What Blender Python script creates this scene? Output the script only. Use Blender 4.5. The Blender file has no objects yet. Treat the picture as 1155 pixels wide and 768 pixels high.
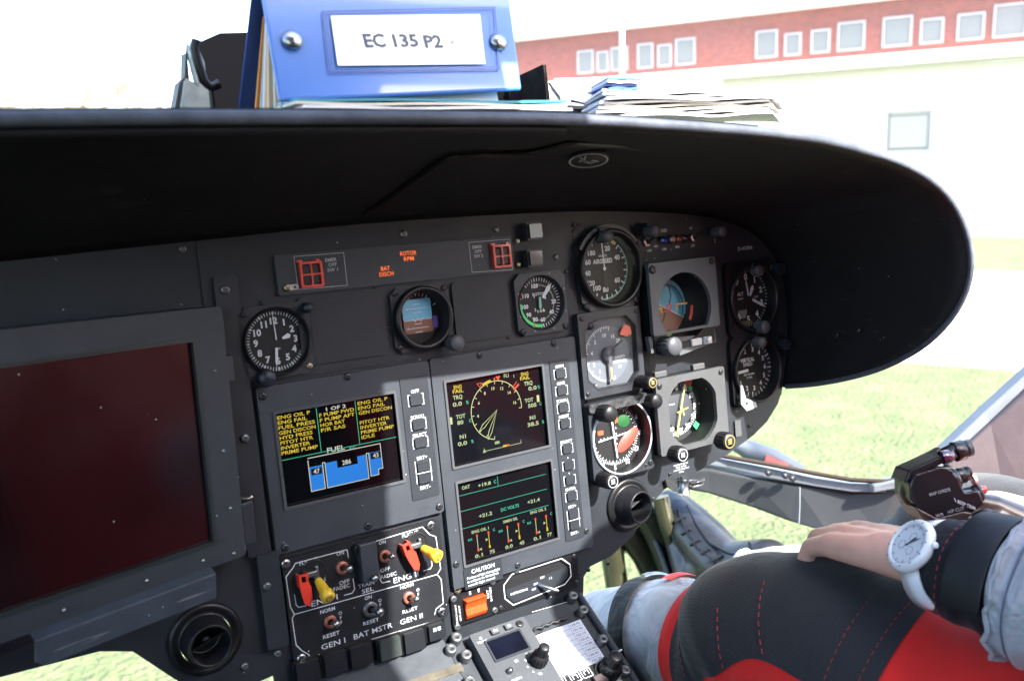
import bpy, math, random
from mathutils import Vector, Matrix
from mathutils.geometry import tessellate_polygon
random.seed(7)
R = math.radians
PI = math.pi
sc = bpy.context.scene
col = sc.collection
CZ = 1.80                                   # eye height above the ground, metres
# ---------------------------------------------------------------- frames
CAMX = Vector((.84409226, -.53527167, -.03150399))      # camera right, in world axes
CAMD = Vector((-.1306682, -.14836174, -.98026252))      # camera down
CAMF = Vector((.52003277, .83154858, -.19517398))       # camera forward
EYE = Vector((0, 0, CZ))
AL = R(7)
O = EYE + CAMF * .910                                   # origin of the instrument panel
PANEL = Matrix.Translation(O) @ Matrix.Rotation(PI / 2 - AL, 4, 'X')   # x right, y up the panel, z towards the pilots
PINV = PANEL.inverted()

def ray(px, py):
    return CAMX * ((px - 577.5) / 1000) + CAMD * ((py - 384) / 1000) + CAMF

def cw(px, py, z):                          # world point seen at a photo pixel, z metres deep
    return EYE + ray(px, py) * z

def at(px, py, w=0):                        # panel coordinates (mm) of a photo pixel on the plane w mm off the panel
    o = PINV @ EYE
    d = (PINV.to_3x3() @ ray(px, py))
    t = (w / 1000 - o.z) / d.z
    p = (o + d * t) * 1000
    return Vector((p.x, p.y, w))

def P(u, v, w=0):                           # panel mm -> world
    return PANEL @ Vector((u / 1000, v / 1000, w / 1000))

# ---------------------------------------------------------------- mesh builder
_txt = {}
def text_geo(s, off=.016):
    key = s; s = (s, off)
    if s not in _txt:
        c = bpy.data.curves.new('t', 'FONT'); c.body = key; c.size = 1; c.resolution_u = 2; c.offset = off
        o = bpy.data.objects.new('t', c)
        m = bpy.data.meshes.new_from_object(o)
        vs = [v.co.copy() for v in m.vertices]; fs = [list(p.vertices) for p in m.polygons]
        x0 = min(v.x for v in vs); x1 = max(v.x for v in vs)
        vs = [Vector((v.x - (x0 + x1) / 2, v.y - .34, 0)) for v in vs]
        bpy.data.objects.remove(o); bpy.data.curves.remove(c); bpy.data.meshes.remove(m)
        _txt[s] = (vs, fs, x1 - x0)
    return _txt[s]

class MB:
    def __init__(s, k=.001): s.v = []; s.f = []; s.m = []; s.sm = []; s.k = k; s.mi = 0; s.smooth = False; s.M = None
    def add(s, vs, fs, M=None, smooth=None):
        b = len(s.v)
        for v in vs:
            v = Vector(v)
            if M is not None: v = M @ v
            if s.M is not None: v = s.M @ v
            s.v.append(v)
        for f in fs:
            s.f.append([b + i for i in f]); s.m.append(s.mi); s.sm.append(s.smooth if smooth is None else smooth)
        return s
    def box(s, x0, x1, y0, y1, z0, z1, M=None):
        return s.add([(x0,y0,z0),(x1,y0,z0),(x1,y1,z0),(x0,y1,z0),(x0,y0,z1),(x1,y0,z1),(x1,y1,z1),(x0,y1,z1)],
              [(0,3,2,1),(4,5,6,7),(0,1,5,4),(1,2,6,5),(2,3,7,6),(3,0,4,7)], M)
    def prism(s, poly, z0, z1, holes=(), M=None):
        loops = [list(poly)] + [list(h) for h in holes]
        tris = tessellate_polygon([[Vector((p[0], p[1], 0)) for p in l] for l in loops])
        flat = [p for l in loops for p in l]; n = len(flat)
        vs = [(p[0], p[1], z1) for p in flat] + [(p[0], p[1], z0) for p in flat]
        def area(t): a, b, c = [flat[i] for i in t]; return (b[0]-a[0])*(c[1]-a[1])-(c[0]-a[0])*(b[1]-a[1])
        fs = []
        for t in tris:
            t = tuple(t)
            if area(t) < 0: t = t[::-1]
            fs.append(t); fs.append(tuple(i + n for i in t[::-1]))
        b = 0
        for li, l in enumerate(loops):
            A = sum(l[i][0]*l[(i+1)%len(l)][1]-l[(i+1)%len(l)][0]*l[i][1] for i in range(len(l)))
            rev = (A < 0) != (li > 0)
            for i in range(len(l)):
                j = (i + 1) % len(l); q = (b+i, b+i+n, b+j+n, b+j)
                fs.append(q[::-1] if not rev else q)
                # orientation: outward for the outer loop, inward for holes
            b += len(l)
        return s.add(vs, fs, M)
    def lathe(s, prof, seg=32, M=None, smooth=True, a0=0, a1=2*PI):
        full = abs(a1 - a0 - 2*PI) < 1e-6; n = seg if full else seg + 1
        vs = []; fs = []
        for (r, z) in prof:
            for i in range(n):
                a = a0 + (a1-a0)*i/seg; vs.append((r*math.cos(a), r*math.sin(a), z))
        for k in range(len(prof)-1):
            for i in range(seg):
                j = (i+1) % n
                fs.append((k*n+i, k*n+j, (k+1)*n+j, (k+1)*n+i))
        return s.add(vs, fs, M, smooth)
    def disc(s, r, z=0, seg=40, M=None, cx=0, cy=0):
        return s.add([(cx+r*math.cos(2*PI*i/seg), cy+r*math.sin(2*PI*i/seg), z) for i in range(seg)], [tuple(range(seg))], M, False)
    def ring(s, r0, r1, z=0, seg=48, a0=0, a1=2*PI, M=None, cx=0, cy=0):
        vs = []; fs = []
        for i in range(seg+1):
            a = a0+(a1-a0)*i/seg
            vs += [(cx+r0*math.cos(a), cy+r0*math.sin(a), z), (cx+r1*math.cos(a), cy+r1*math.sin(a), z)]
        for i in range(seg): fs.append((2*i, 2*i+1, 2*i+3, 2*i+2))
        return s.add(vs, fs, M, False)
    def tube(s, path, r, seg=10, closed=False, smooth=True, cap=True):
        path = [Vector(p) for p in path]; n = len(path); rs = r if isinstance(r, (list, tuple)) else [r]*n
        vs = []; fs = []; up = None
        for i, p in enumerate(path):
            a = path[(i-1) % n] if (i or closed) else p; b = path[(i+1) % n] if (i < n-1 or closed) else p
            t = (b-a).normalized()
            if up is None: up = Vector((0,0,1)) if abs(t.z) < .9 else Vector((1,0,0))
            x = t.cross(up).normalized(); y = x.cross(t).normalized(); up = y
            for k in range(seg):
                q = 2*PI*k/seg; vs.append(p + x*rs[i]*math.cos(q) + y*rs[i]*math.sin(q))
        m = n if closed else n-1
        for i in range(m):
            j = (i+1) % n
            for k in range(seg):
                l = (k+1) % seg; fs.append((i*seg+k, j*seg+k, j*seg+l, i*seg+l))
        s.add(vs, fs, None, smooth)
        if cap and not closed:
            s.add(vs[:seg], [tuple(range(seg))], None, False); s.add(vs[-seg:], [tuple(range(seg))[::-1]], None, False)
        return s
    def line(s, pts, w, z=0, closed=False, M=None):      # flat ribbon
        pts = [Vector((p[0], p[1])) for p in pts]; n = len(pts)
        vs = []; fs = []
        for i, p in enumerate(pts):
            a = pts[(i-1) % n] if (i or closed) else None; b = pts[(i+1) % n] if (i < n-1 or closed) else None
            d1 = (p-a).normalized() if a is not None else None; d2 = (b-p).normalized() if b is not None else None
            if d1 is None: d1 = d2
            if d2 is None: d2 = d1
            n1 = Vector((-d1.y, d1.x)); n2 = Vector((-d2.y, d2.x)); m = (n1+n2)
            m = m.normalized() if m.length > 1e-6 else n1
            k = w/2/max(.4, m.dot(n1))
            vs += [(p.x+m.x*k, p.y+m.y*k, z), (p.x-m.x*k, p.y-m.y*k, z)]
        for i in range(n if closed else n-1):
            j = (i+1) % n; fs.append((2*i, 2*i+1, 2*j+1, 2*j))
        return s.add(vs, fs, M, False)
    def text(s, t, x, y, h, z=0, w=None, ang=0, al='c', M=None, off=.016):
        vs, fs, wd = text_geo(t, off)
        sx = h/.68; 
        if w: sx = w/wd
        sy = h/.68
        ox = {'c': 0, 'l': wd*sx/2, 'r': -wd*sx/2}[al]
        T = Matrix.Translation((x, y, z)) @ Matrix.Rotation(ang, 4, 'Z') @ Matrix.Translation((ox, 0, 0)) @ Matrix.Diagonal((sx, sy, 1, 1))
        return s.add(vs, fs, (M @ T) if M is not None else T, False)
    def dial(s, r, a, w=.6, r0=0, z=0):                   # a tick from r0 to r at clock angle a (deg, clockwise from the top)
        q = R(90-a); d = Vector((math.cos(q), math.sin(q))); return s.line([d*r0, d*r], w, z)
    def build(s, name, mat, parent=None, bevel=0, solid=0, label=None, subd=0, loc=None, seg=2):
        me = bpy.data.meshes.new(name)
        me.from_pydata([tuple(v*s.k) for v in s.v], [], s.f)
        for mt in (mat if isinstance(mat, (list, tuple)) else [mat]): me.materials.append(mt)
        me.polygons.foreach_set('material_index', s.m); me.polygons.foreach_set('use_smooth', s.sm); me.update()
        o = bpy.data.objects.new(name, me); col.objects.link(o)
        if parent is not None: o.parent = parent
        if loc is not None: o.location = loc
        if bevel:
            b = o.modifiers.new('bevel', 'BEVEL'); b.width = bevel; b.segments = seg; b.limit_method = 'ANGLE'; b.angle_limit = R(40)
        if solid:
            b = o.modifiers.new('solid', 'SOLIDIFY'); b.thickness = solid; b.offset = 0
        if subd:
            b = o.modifiers.new('sub', 'SUBSURF'); b.levels = subd; b.render_levels = subd
        if label: o['label'] = label
        return o

def tag(o, label, cat, group=None):
    o['label'] = label; o['category'] = cat
    if group: o['group'] = group
    return o
def structure(o): o['kind'] = 'structure'; return o
def thing(name, label, cat, M=None, group=None):
    o = bpy.data.objects.new(name, None); o.empty_display_size = .02; col.objects.link(o)
    if M is not None: o.matrix_world = M
    return tag(o, label, cat, group)
def pt(name, label, cat, u, v, w=0, group=None):          # a thing mounted on the panel, origin in panel mm
    return thing(name, label, cat, PANEL @ Matrix.Translation((u/1000, v/1000, w/1000)), group)
def rrect(x0, x1, y0, y1, r, n=4):
    out = []
    for cx, cy, a in ((x1-r, y1-r, 0), (x0+r, y1-r, 90), (x0+r, y0+r, 180), (x1-r, y0+r, 270)):
        for k in range(n+1): q = R(a+90*k/n); out.append((cx+r*math.cos(q), cy+r*math.sin(q)))
    return out
def cham(x0, x1, y0, y1, c): return [(x0+c,y0),(x1-c,y0),(x1,y0+c),(x1,y1-c),(x1-c,y1),(x0+c,y1),(x0,y1-c),(x0,y0+c)]
def circ(cx, cy, r, n=40): return [(cx+r*math.cos(2*PI*i/n), cy+r*math.sin(2*PI*i/n)) for i in range(n)]

# ---------------------------------------------------------------- materials
KI = (.50,.54,.61)  # darkens and cools interior colours to stand for the cabin's bluish shade
def mat(name, base, rough=.5, metal=0, spec=.5, noise=0, nscale=60, bump=0, bscale=400, coat=0, emit=None, es=0, rvar=0, speck=0, sheen=0, wear=0):
    m = bpy.data.materials.new(name); m.use_nodes = True; nt = m.node_tree; N = nt.nodes; L = nt.links
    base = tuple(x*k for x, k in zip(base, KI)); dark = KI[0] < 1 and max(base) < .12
    if dark and spec == .5: spec = .28
    b = N['Principled BSDF']; c = (*base, 1)
    b.inputs['Base Color'].default_value = c; b.inputs['Roughness'].default_value = rough; b.inputs['Metallic'].default_value = metal
    b.inputs['Specular IOR Level'].default_value = spec
    if coat: b.inputs['Coat Weight'].default_value = coat; b.inputs['Coat Roughness'].default_value = .05
    if sheen: b.inputs['Sheen Weight'].default_value = sheen
    if emit: b.inputs['Emission Color'].default_value = (*emit, 1); b.inputs['Emission Strength'].default_value = es
    tc = N.new('ShaderNodeTexCoord'); src = tc.outputs['Object']
    cur = None
    if noise:
        n = N.new('ShaderNodeTexNoise'); n.inputs['Scale'].default_value = nscale; n.inputs['Detail'].default_value = 6; n.inputs['Roughness'].default_value = .65
        L.new(src, n.inputs['Vector'])
        r = N.new('ShaderNodeMapRange'); r.inputs[1].default_value = .3; r.inputs[2].default_value = .7; r.inputs[3].default_value = 1-noise; r.inputs[4].default_value = 1+noise
        L.new(n.outputs[0], r.inputs[0])
        mx = N.new('ShaderNodeVectorMath'); mx.operation = 'SCALE'; mx.inputs[0].default_value = base; L.new(r.outputs[0], mx.inputs['Scale'])
        cur = mx.outputs[0]
        if rvar:
            r2 = N.new('ShaderNodeMapRange'); r2.inputs[1].default_value = .3; r2.inputs[2].default_value = .7; r2.inputs[3].default_value = rough-rvar; r2.inputs[4].default_value = rough+rvar
            L.new(n.outputs[0], r2.inputs[0]); L.new(r2.outputs[0], b.inputs['Roughness'])
    if speck:       # dust specks and lint
        v = N.new('ShaderNodeTexVoronoi'); v.inputs['Scale'].default_value = 170; v.inputs['Randomness'].default_value = 1; L.new(src, v.inputs['Vector'])
        vc = N.new('ShaderNodeMath'); vc.operation = 'LESS_THAN'; vc.inputs[1].default_value = .1; L.new(v.outputs['Distance'], vc.inputs[0])
        sp = N.new('ShaderNodeSeparateColor'); L.new(v.outputs['Color'], sp.inputs[0])
        g = N.new('ShaderNodeMath'); g.operation = 'GREATER_THAN'; g.inputs[1].default_value = 1-speck; L.new(sp.outputs[0], g.inputs[0])
        an = N.new('ShaderNodeMath'); an.operation = 'MULTIPLY'; L.new(vc.outputs[0], an.inputs[0]); L.new(g.outputs[0], an.inputs[1])
        mm = N.new('ShaderNodeMix'); mm.data_type = 'RGBA'; L.new(an.outputs[0], mm.inputs[0])
        if cur is not None: L.new(cur, mm.inputs[6])
        else: mm.inputs[6].default_value = c
        mm.inputs[7].default_value = (.35, .35, .33, 1); cur = mm.outputs[2]
    if wear:        # long thin scratches
        w = N.new('ShaderNodeTexNoise'); w.inputs['Scale'].default_value = 14; w.inputs['Detail'].default_value = 2
        mp = N.new('ShaderNodeMapping'); mp.inputs['Scale'].default_value = (1, 14, 3); mp.inputs['Rotation'].default_value = (0, 0, .5)
        L.new(src, mp.inputs[0]); L.new(mp.outputs[0], w.inputs['Vector'])
        wr = N.new('ShaderNodeMapRange'); wr.inputs[1].default_value = .68; wr.inputs[2].default_value = .72; wr.inputs[4].default_value = wear; L.new(w.outputs[0], wr.inputs[0])
        mm = N.new('ShaderNodeMix'); mm.data_type = 'RGBA'; L.new(wr.outputs[0], mm.inputs[0])
        if cur is not None: L.new(cur, mm.inputs[6])
        else: mm.inputs[6].default_value = c
        mm.inputs[7].default_value = (.2, .2, .2, 1); cur = mm.outputs[2]
    if cur is not None: L.new(cur, b.inputs['Base Color'])
    if bump:
        n = N.new('ShaderNodeTexNoise'); n.inputs['Scale'].default_value = bscale; n.inputs['Detail'].default_value = 3; L.new(src, n.inputs['Vector'])
        bp = N.new('ShaderNodeBump'); bp.inputs['Strength'].default_value = bump; bp.inputs['Distance'].default_value = .0005
        L.new(n.outputs[0], bp.inputs['Height']); L.new(bp.outputs[0], b.inputs['Normal'])
    return m

EXPO = 3.05
EM = 1 / 2**EXPO
def bright(c, *a, **k): return None
def emis(name, c, k=1.0):
    return mat(name, tuple(x*.05 for x in c), .4, emit=c, es=EM*k)
def glass_mat(name, gl=.06, rough=.02, dust=0.0, tint=(1,1,1)):
    m = bpy.data.materials.new(name); m.use_nodes = True; nt = m.node_tree; N = nt.nodes; L = nt.links; N.clear()
    o = N.new('ShaderNodeOutputMaterial'); t = N.new('ShaderNodeBsdfTransparent'); t.inputs[0].default_value = (*tint, 1)
    g = N.new('ShaderNodeBsdfGlossy'); g.inputs['Roughness'].default_value = rough
    lw = N.new('ShaderNodeLayerWeight'); lw.inputs[0].default_value = .35
    mr = N.new('ShaderNodeMapRange'); mr.inputs[3].default_value = gl; mr.inputs[4].default_value = min(1, gl*9); L.new(lw.outputs['Facing'], mr.inputs[0])
    mx = N.new('ShaderNodeMixShader'); L.new(mr.outputs[0], mx.inputs[0]); L.new(t.outputs[0], mx.inputs[1]); L.new(g.outputs[0], mx.inputs[2])
    last = mx.outputs[0]
    if dust:
        d = N.new('ShaderNodeBsdfDiffuse'); d.inputs[0].default_value = (.8, .8, .78, 1)
        tr = N.new('ShaderNodeBsdfTranslucent'); tr.inputs[0].default_value = (.8, .8, .78, 1)
        dm = N.new('ShaderNodeMixShader'); dm.inputs[0].default_value = .5; L.new(d.outputs[0], dm.inputs[1]); L.new(tr.outputs[0], dm.inputs[2])
        tc = N.new('ShaderNodeTexCoord'); n = N.new('ShaderNodeTexNoise'); n.inputs['Scale'].default_value = 3; n.inputs['Detail'].default_value = 8; L.new(tc.outputs['Object'], n.inputs[0])
        r = N.new('ShaderNodeMapRange'); r.inputs[3].default_value = dust*.4; r.inputs[4].default_value = dust*1.6; L.new(n.outputs[0], r.inputs[0])
        # fine scratches in the perspex
        mp = N.new('ShaderNodeMapping'); mp.inputs['Scale'].default_value = (3, 3, 90); mp.inputs['Rotation'].default_value = (.3, .45, .2); L.new(tc.outputs['Object'], mp.inputs[0])
        sn = N.new('ShaderNodeTexNoise'); sn.inputs['Scale'].default_value = 2.4; sn.inputs['Detail'].default_value = 1; L.new(mp.outputs[0], sn.inputs[0])
        sr = N.new('ShaderNodeMapRange'); sr.inputs[1].default_value = .76; sr.inputs[2].default_value = .8; sr.inputs[4].default_value = .35; L.new(sn.outputs[0], sr.inputs[0])
        ad = N.new('ShaderNodeMath'); ad.operation = 'ADD'; L.new(r.outputs[0], ad.inputs[0]); L.new(sr.outputs[0], ad.inputs[1])
        m2 = N.new('ShaderNodeMixShader'); L.new(ad.outputs[0], m2.inputs[0]); L.new(last, m2.inputs[1]); L.new(dm.outputs[0], m2.inputs[2]); last = m2.outputs[0]
    L.new(last, o.inputs[0])
    return m

M_PANEL = mat('panel_paint', (.024,.027,.032), .52, noise=.18, nscale=18, bump=.35, bscale=900, rvar=.08, speck=.05)
M_PLATE = mat('plate_paint', (.052,.057,.064), .48, noise=.12, nscale=14, bump=.3, bscale=1100, rvar=.08, speck=.04)
M_STRIPP = mat('button_strip', (.030,.033,.038), .45, noise=.15, nscale=20, bump=.2)
M_BEZ = mat('bezel_paint', (.034,.037,.042), .42, noise=.2, nscale=40, bump=.3, bscale=900, speck=.03)
M_BLACK = mat('black_plastic', (.012,.012,.013), .38, noise=.25, nscale=50, bump=.15)
M_DARKM = mat('dark_recess', (.010,.010,.011), .6)
M_HOODG = mat('instrument_grey', (.13,.135,.14), .45, noise=.12, nscale=25, bump=.25, speck=.02)
M_HSIG = mat('instrument_light_grey', (.10,.10,.097), .5, noise=.12, nscale=25, bump=.25, speck=.02)
M_HOOD = mat('glareshield_skin', (.010,.010,.0125), .6, noise=.3, nscale=9, bump=.5, bscale=700, rvar=.08, wear=.06, speck=.015)
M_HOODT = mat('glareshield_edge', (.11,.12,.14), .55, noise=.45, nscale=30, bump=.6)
M_MFD = mat('display_case', (.040,.046,.051), .5, noise=.15, nscale=50, bump=.6, bscale=1500, speck=.02)
M_TRAY = mat('tray_paint', (.070,.084,.096), .42, noise=.2, nscale=40, bump=.3, speck=.1, wear=.5)
M_STEEL = mat('bare_steel', (.55,.54,.5), .3, 1, noise=.2, nscale=90)
M_SCREW = mat('dark_screw', (.22,.22,.21), .38, .7, noise=.3, nscale=200)
M_SCREWB = mat('blackened_screw', (.06,.06,.06), .35, .5, noise=.3, nscale=200)
M_BRASS = mat('worn_brass', (.5,.42,.25), .35, .9, noise=.25, nscale=200)
M_WHITE = mat('white_marking', (.82,.82,.78), .5)
M_WHDIM = mat('faded_marking', (.55,.55,.52), .5)
M_YELL = mat('yellow_paint', (1,.62,.035), .35, noise=.08, nscale=60, coat=.3)
M_YDIM = mat('amber_faded', (.42,.33,.08), .5)
M_GREEN = mat('green_marking', (.06,.9,.2), .5)
M_YMARK = mat('yellow_marking', (1,.9,.07), .5)
M_RED = mat('red_paint', (.95,.06,.03), .38, noise=.1, nscale=60, coat=.2)
M_ORANGE = mat('orange_plastic', (.8,.09,.012), .35, noise=.06, nscale=50)
M_REDM = mat('red_marking', (1,.08,.05), .5)
M_DIAL = mat('dial_black', (.012,.012,.013), .6)
M_DIALG = mat('dial_grey', (.11,.12,.13), .6)
M_GLS = glass_mat('instrument_glass', .0012)
M_SCRN = mat('display_glass', (.004,.004,.005), .12, coat=.2)
M_KNOB = mat('knob_black', (.015,.015,.017), .45, noise=.2, nscale=90, bump=.2)
M_KNOBG = mat('knob_grey', (.10,.10,.105), .45, noise=.15, nscale=90, bump=.2)
M_KNOBB = mat('knob_blue_grey', (.022,.027,.04), .4)
E_YEL = emis('display_yellow', (.85,.62,.05), .75)
E_WHT = emis('display_white', (.75,.78,.68), .8)
E_GRN = emis('display_green', (.06,.6,.36), .75)
E_LIME = emis('display_lime', (.55,.68,.35), .8)
E_BLU = emis('display_blue', (.02,.22,.75), .95)
E_RED = emis('display_red', (.9,.10,.03), .9)
E_ORG = emis('warning_orange', (1,.17,.03), 1.25)
M_BLK2 = mat('display_black', (.003,.003,.004), .4)

# ---------------------------------------------------------------- screws, knobs
_scr = {}
def screw(parent, x, y, z, r=3, m=None, hexs=False):
    m = m or M_SCREW; key = (round(r, 1), m.name, hexs)
    if key not in _scr:
        b = MB(); b.lathe([(r*1.0, -.5), (r, r*.25), (r*.8, r*.45), (r*.45, r*.5)], 20)
        b.add([(r*.45*math.cos(2*PI*i/12), r*.45*math.sin(2*PI*i/12), r*.5) for i in range(12)] + [(0,0,r*.1)], [(i, (i+1) % 12, 12) for i in range(12)])
        for a in (0, PI/2):
            M = Matrix.Rotation(a+.6, 4, 'Z'); b.box(-r*.6, r*.6, -r*.09, r*.09, r*.3, r*.52, M)
        _scr[key] = b
        o = b.build('screw', m, parent); _scr[key] = o; o.location = (x/1000, y/1000, z/1000); return o
    o = _scr[key].copy(); col.objects.link(o); o.parent = parent; o.location = (x/1000, y/1000, z/1000); o.rotation_euler = (0, 0, random.random()*3)
    o.name = 'screw'
    return o
def knob(parent, x, y, z, r, h, m=None, name='knob', tilt=0, dirn=None, face=None):
    b = MB(); n = 24
    prof = [(r, 0), (r, h*.9), (r*.9, h), (0.01, h)]
    b.lathe(prof, n)
    for i in range(16):
        a = 2*PI*i/16; M = Matrix.Rotation(a, 4, 'Z'); b.box(r*.96, r*1.05, -r*.06, r*.06, h*.15, h*.85, M)
    mats = [m or M_KNOB]
    if face:
        b.mi = 1; b.ring(r*.68, r*.78, h+.15, 24); [b.line([(-r*.3, r*q), (r*.3, r*q)], r*.13, h+.15) for q in (-.22, 0, .22)]; mats.append(face)
    o = b.build(name, mats, parent)
    o.location = (x/1000, y/1000, z/1000)
    return o

# ================================================================ PANEL
root_px = [(0,292),(120,280),(240,268),(380,250),(500,243),(640,237),(760,238),(830,250),(870,275),(888,310),(892,360),(888,400),(882,437)]
top = [(-640,118)] + [(-443,120),(-369,123),(-285,126),(-174,130),(-64,131),(84,129),(234,119),(300,110),(345,95),(380,75),(402,48),(413,14),(414,-28),(408,-70),(394,-112)]
low = [(384,-131),(362,-150),(336,-163),(289,-178),(230,-190),(186,-198),(160,-214),(135,-240),(102,-255),(72,-259),(62,-268),(58,-296),(-262,-296),(-280,-296),(-281,-263),(-335,-268),(-352,-250),(-368,-232),(-391,-205),(-415,-197),(-640,-190)]
pn = pt('instrument_panel', 'dark grey main instrument panel carrying the gauges and displays under the black glareshield', 'instrument panel', 0, 0)
HP = [circ(-243.3,31.8,28), circ(-101.5,35.5,27), circ(36.5,35,28)]
HG = [circ(127.5,62.5,38), circ(122,-122.5,40)]
holes = [circ(131,-203,21), circ(-334,-212,22), circ(218,10,39.5), circ(217,-109,40.2), circ(345.5,7,37), circ(343.5,-81,37)] + HP + HG
MB().prism(top+low, -4, 0, holes).build('fascia', M_PANEL, pn, bevel=.0008)
# raised upper strip and module frames of the panel
MB().prism(rrect(-300,86,-3,122,3), .2, 2, HP).build('upper_plate', M_PANEL, pn, bevel=.0006)
MB().prism(rrect(-222,-139,6,67,5), 2.1, 5).build('blanking_plate', M_PANEL, pn, bevel=.001)
MB().prism(rrect(-66,-3,6,66,5), 2.1, 5).build('blanking_plate', M_PANEL, pn, bevel=.001)
MB().prism(rrect(86.5,166,-172,108,6), .2, 2.2, HG).build('gauge_plate', M_PANEL, pn, bevel=.0006)
# side rail between the map display and the centre stack
MB().prism(rrect(-291,-271,-152,92,2), .3, 6).build('hinge_rail', M_BEZ, pn, bevel=.0008)
MB().prism(rrect(-285,-266,-236,-150,2), 6.2, 9).build('hinge_rail', M_BEZ, pn, bevel=.0008)
for p in [(254,327,6.5,4),(276,494,6.5,3.8),(301,661,9.5,3.8),(303,683,0.5,3.6),(313,737,.5,3.4),(276,751,.5,3.4),(206,281,.3,3),(455,264,2.2,4),(560,259,2.2,3.2),(627,290,2.2,3.2),(609,309,2.2,0)]:
    if p[3]: a = at(p[0], p[1], p[2]); screw(pn, a.x, a.y, p[2], p[3])
for u, v in [(-252,66),(-213,73),(-214,6),(-145,70),(-60,4),(-5,4),(74,64),(76,-40),(76,-120),(74,-190),(96,-262),(72,-236),(69,-262),(196,-182),(168,-205),(280,-166),(330,-150),(395,-96),(170,108),(90,112),(300,96),(260,104)]:
    screw(pn, u, v, 2.4 if u < 166 and v > -172 else .4, 2.3, M_SCREWB)
for u, v, r in [(-229,77,3.6),(13.8,100.3,2.6),(12.2,76.6,2.6)]: screw(pn, u, v, 7, r, M_BRASS)
b = MB(); b.prism(rrect(-229,-219,74.5,79.5,2.4), 7.2, 8.2, [circ(-222.5,77,1.3,14)]); b.build('link_plate', M_STEEL, pn)
# placard under the direction indicators
b = MB()
for k in range(4): b.text(['HEADING REF SLAVED', 'FREE GYRO', 'COMPASS CORRECTION', ''][k] or 'CAL', at(768,527).x, at(768,527).y+4-3*k, 1.7, .5, w=[22,16,24,8][k])
b.build('placard_text', M_WHITE, pn)
b = MB(); b.text('D-HORN', *at(840,280).xy, 4.2, .5); b.build('registration_text', M_WHITE, pn)
b = MB(); b.prism(rrect(-5,5,-16,4,1.5), 0, 2.0); o = b.build('latch_plate', M_HSIG, pn, bevel=.0004); a = at(828,478); o.location = (a.x/1000+.004, a.y/1000, .0005)

# ---------------------------------------------------------------- warning strip
w0 = pt('warning_light_panel', 'long dark annunciator strip with glowing orange rotor rpm and battery warnings', 'warning panel', -80, 88)
W0 = Vector((-80, 88, 0))
MB().prism(rrect(-157,88,-17.5,18,2), 2.2, 6).build('strip', M_PLATE.copy(), w0, bevel=.0006)
M_WST = w0.children[0].data.materials[0]; M_WST.node_tree.nodes['Principled BSDF'].inputs['Roughness'].default_value = .4
b = MB(); b.line([(-139.7,15.6),(-93.2,15.4),(-93.2,-14.3),(-139.3,-13.5)], .5, 6.2, True)
b.line([(37.5,15.1),(85,14.9),(85,-16),(37.8,-14.4)], .5, 6.2, True)
b.text('EMER', -106, 10, 3, 6.2, w=11); b.text('OFF', -105, 5.6, 3, 6.2, w=8); b.text('SW 1', -105.5, 1, 3, 6.2, w=10)
b.text('EMER', 46.5, 10, 3, 6.2, w=11); b.text('OFF', 47, 5.6, 3, 6.2, w=8); b.text('SW 2', 47, 1, 3, 6.2, w=10)
b.build('lettering', M_WHDIM, w0)
b = MB(); b.text('ROTOR', -29, 9.8, 3.9, 6.25, w=17, off=.012); b.text('RPM', -29, 4.6, 3.8, 6.25, w=10.5, off=.012)
b.text('BAT', -54, -2.4, 3.8, 6.25, w=9, off=.012); b.text('DISCH', -53.5, -7.6, 3.8, 6.25, w=14.5, off=.012)
b.build('warning_text', E_ORG, w0)
for x in (-126.5, 72.5):
    g = MB(); s_ = 10.5
    fr = rrect(-s_, s_, -s_*1.1, s_*1.1, 2); hl = [rrect(-s_+2.2, -.7, .7, s_*1.1-2.2, 1), rrect(.7, s_-2.2, .7, s_*1.1-2.2, 1), rrect(-s_+2.2, -.7, -s_*1.1+2.2, -.7, 1), rrect(.7, s_-2.2, -s_*1.1+2.2, -.7, 1)]
    g.prism(fr, 6, 10.5, hl); g.box(-s_-1.5, -s_+3, s_*1.1-.5, s_*1.1+1.8, 6.1, 10)
    g.box(s_-5, s_-2, s_*1.1-.5, s_*1.1+1.8, 6.1, 10)
    o = g.build('switch_guard', M_RED, w0, bevel=.0004); o.location = (x/1000, -.002/1.5, 0)
    g = MB(); g.box(-7.5, 7.5, -8.5, 8.5, 6.1, 8.5); o2 = g.build('push_button', M_STRIPP, w0, bevel=.0005); o2.location = (x/1000, -.0013, 0)
# two square push buttons right of the strip
for u, v, l in ((40.9,109.5,'square black push button above the other, top right of the warning strip'),(38.8,82,'square black push button level with the red guarded switch')):
    pass
for u, v, l in ((62,112,'upper square dark push button beside the end of the warning strip'),(62,86,'lower square dark push button next to the red guarded switch')):
    pass
for (x_, y_), l in (((603.5,260.5),'upper square dark push button above the red guarded switch end of the strip'),((604,291),'lower square dark push button right beside the right red switch guard')):
    a = at(x_, y_, 14); t = pt('push_button', l, 'button', a.x, a.y, 6.1, 'square push buttons at the strip end')
    MB().prism(rrect(-9.5,9.5,-9,9,1.5), 0, 7).build('housing', M_BEZ, t, bevel=.0006)
    MB().prism(rrect(-7.5,7.5,-7,7,1), 7.1, 10).build('cap', mat('button_cap', (.05,.055,.055), .35, coat=.3), t, bevel=.0007)

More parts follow.
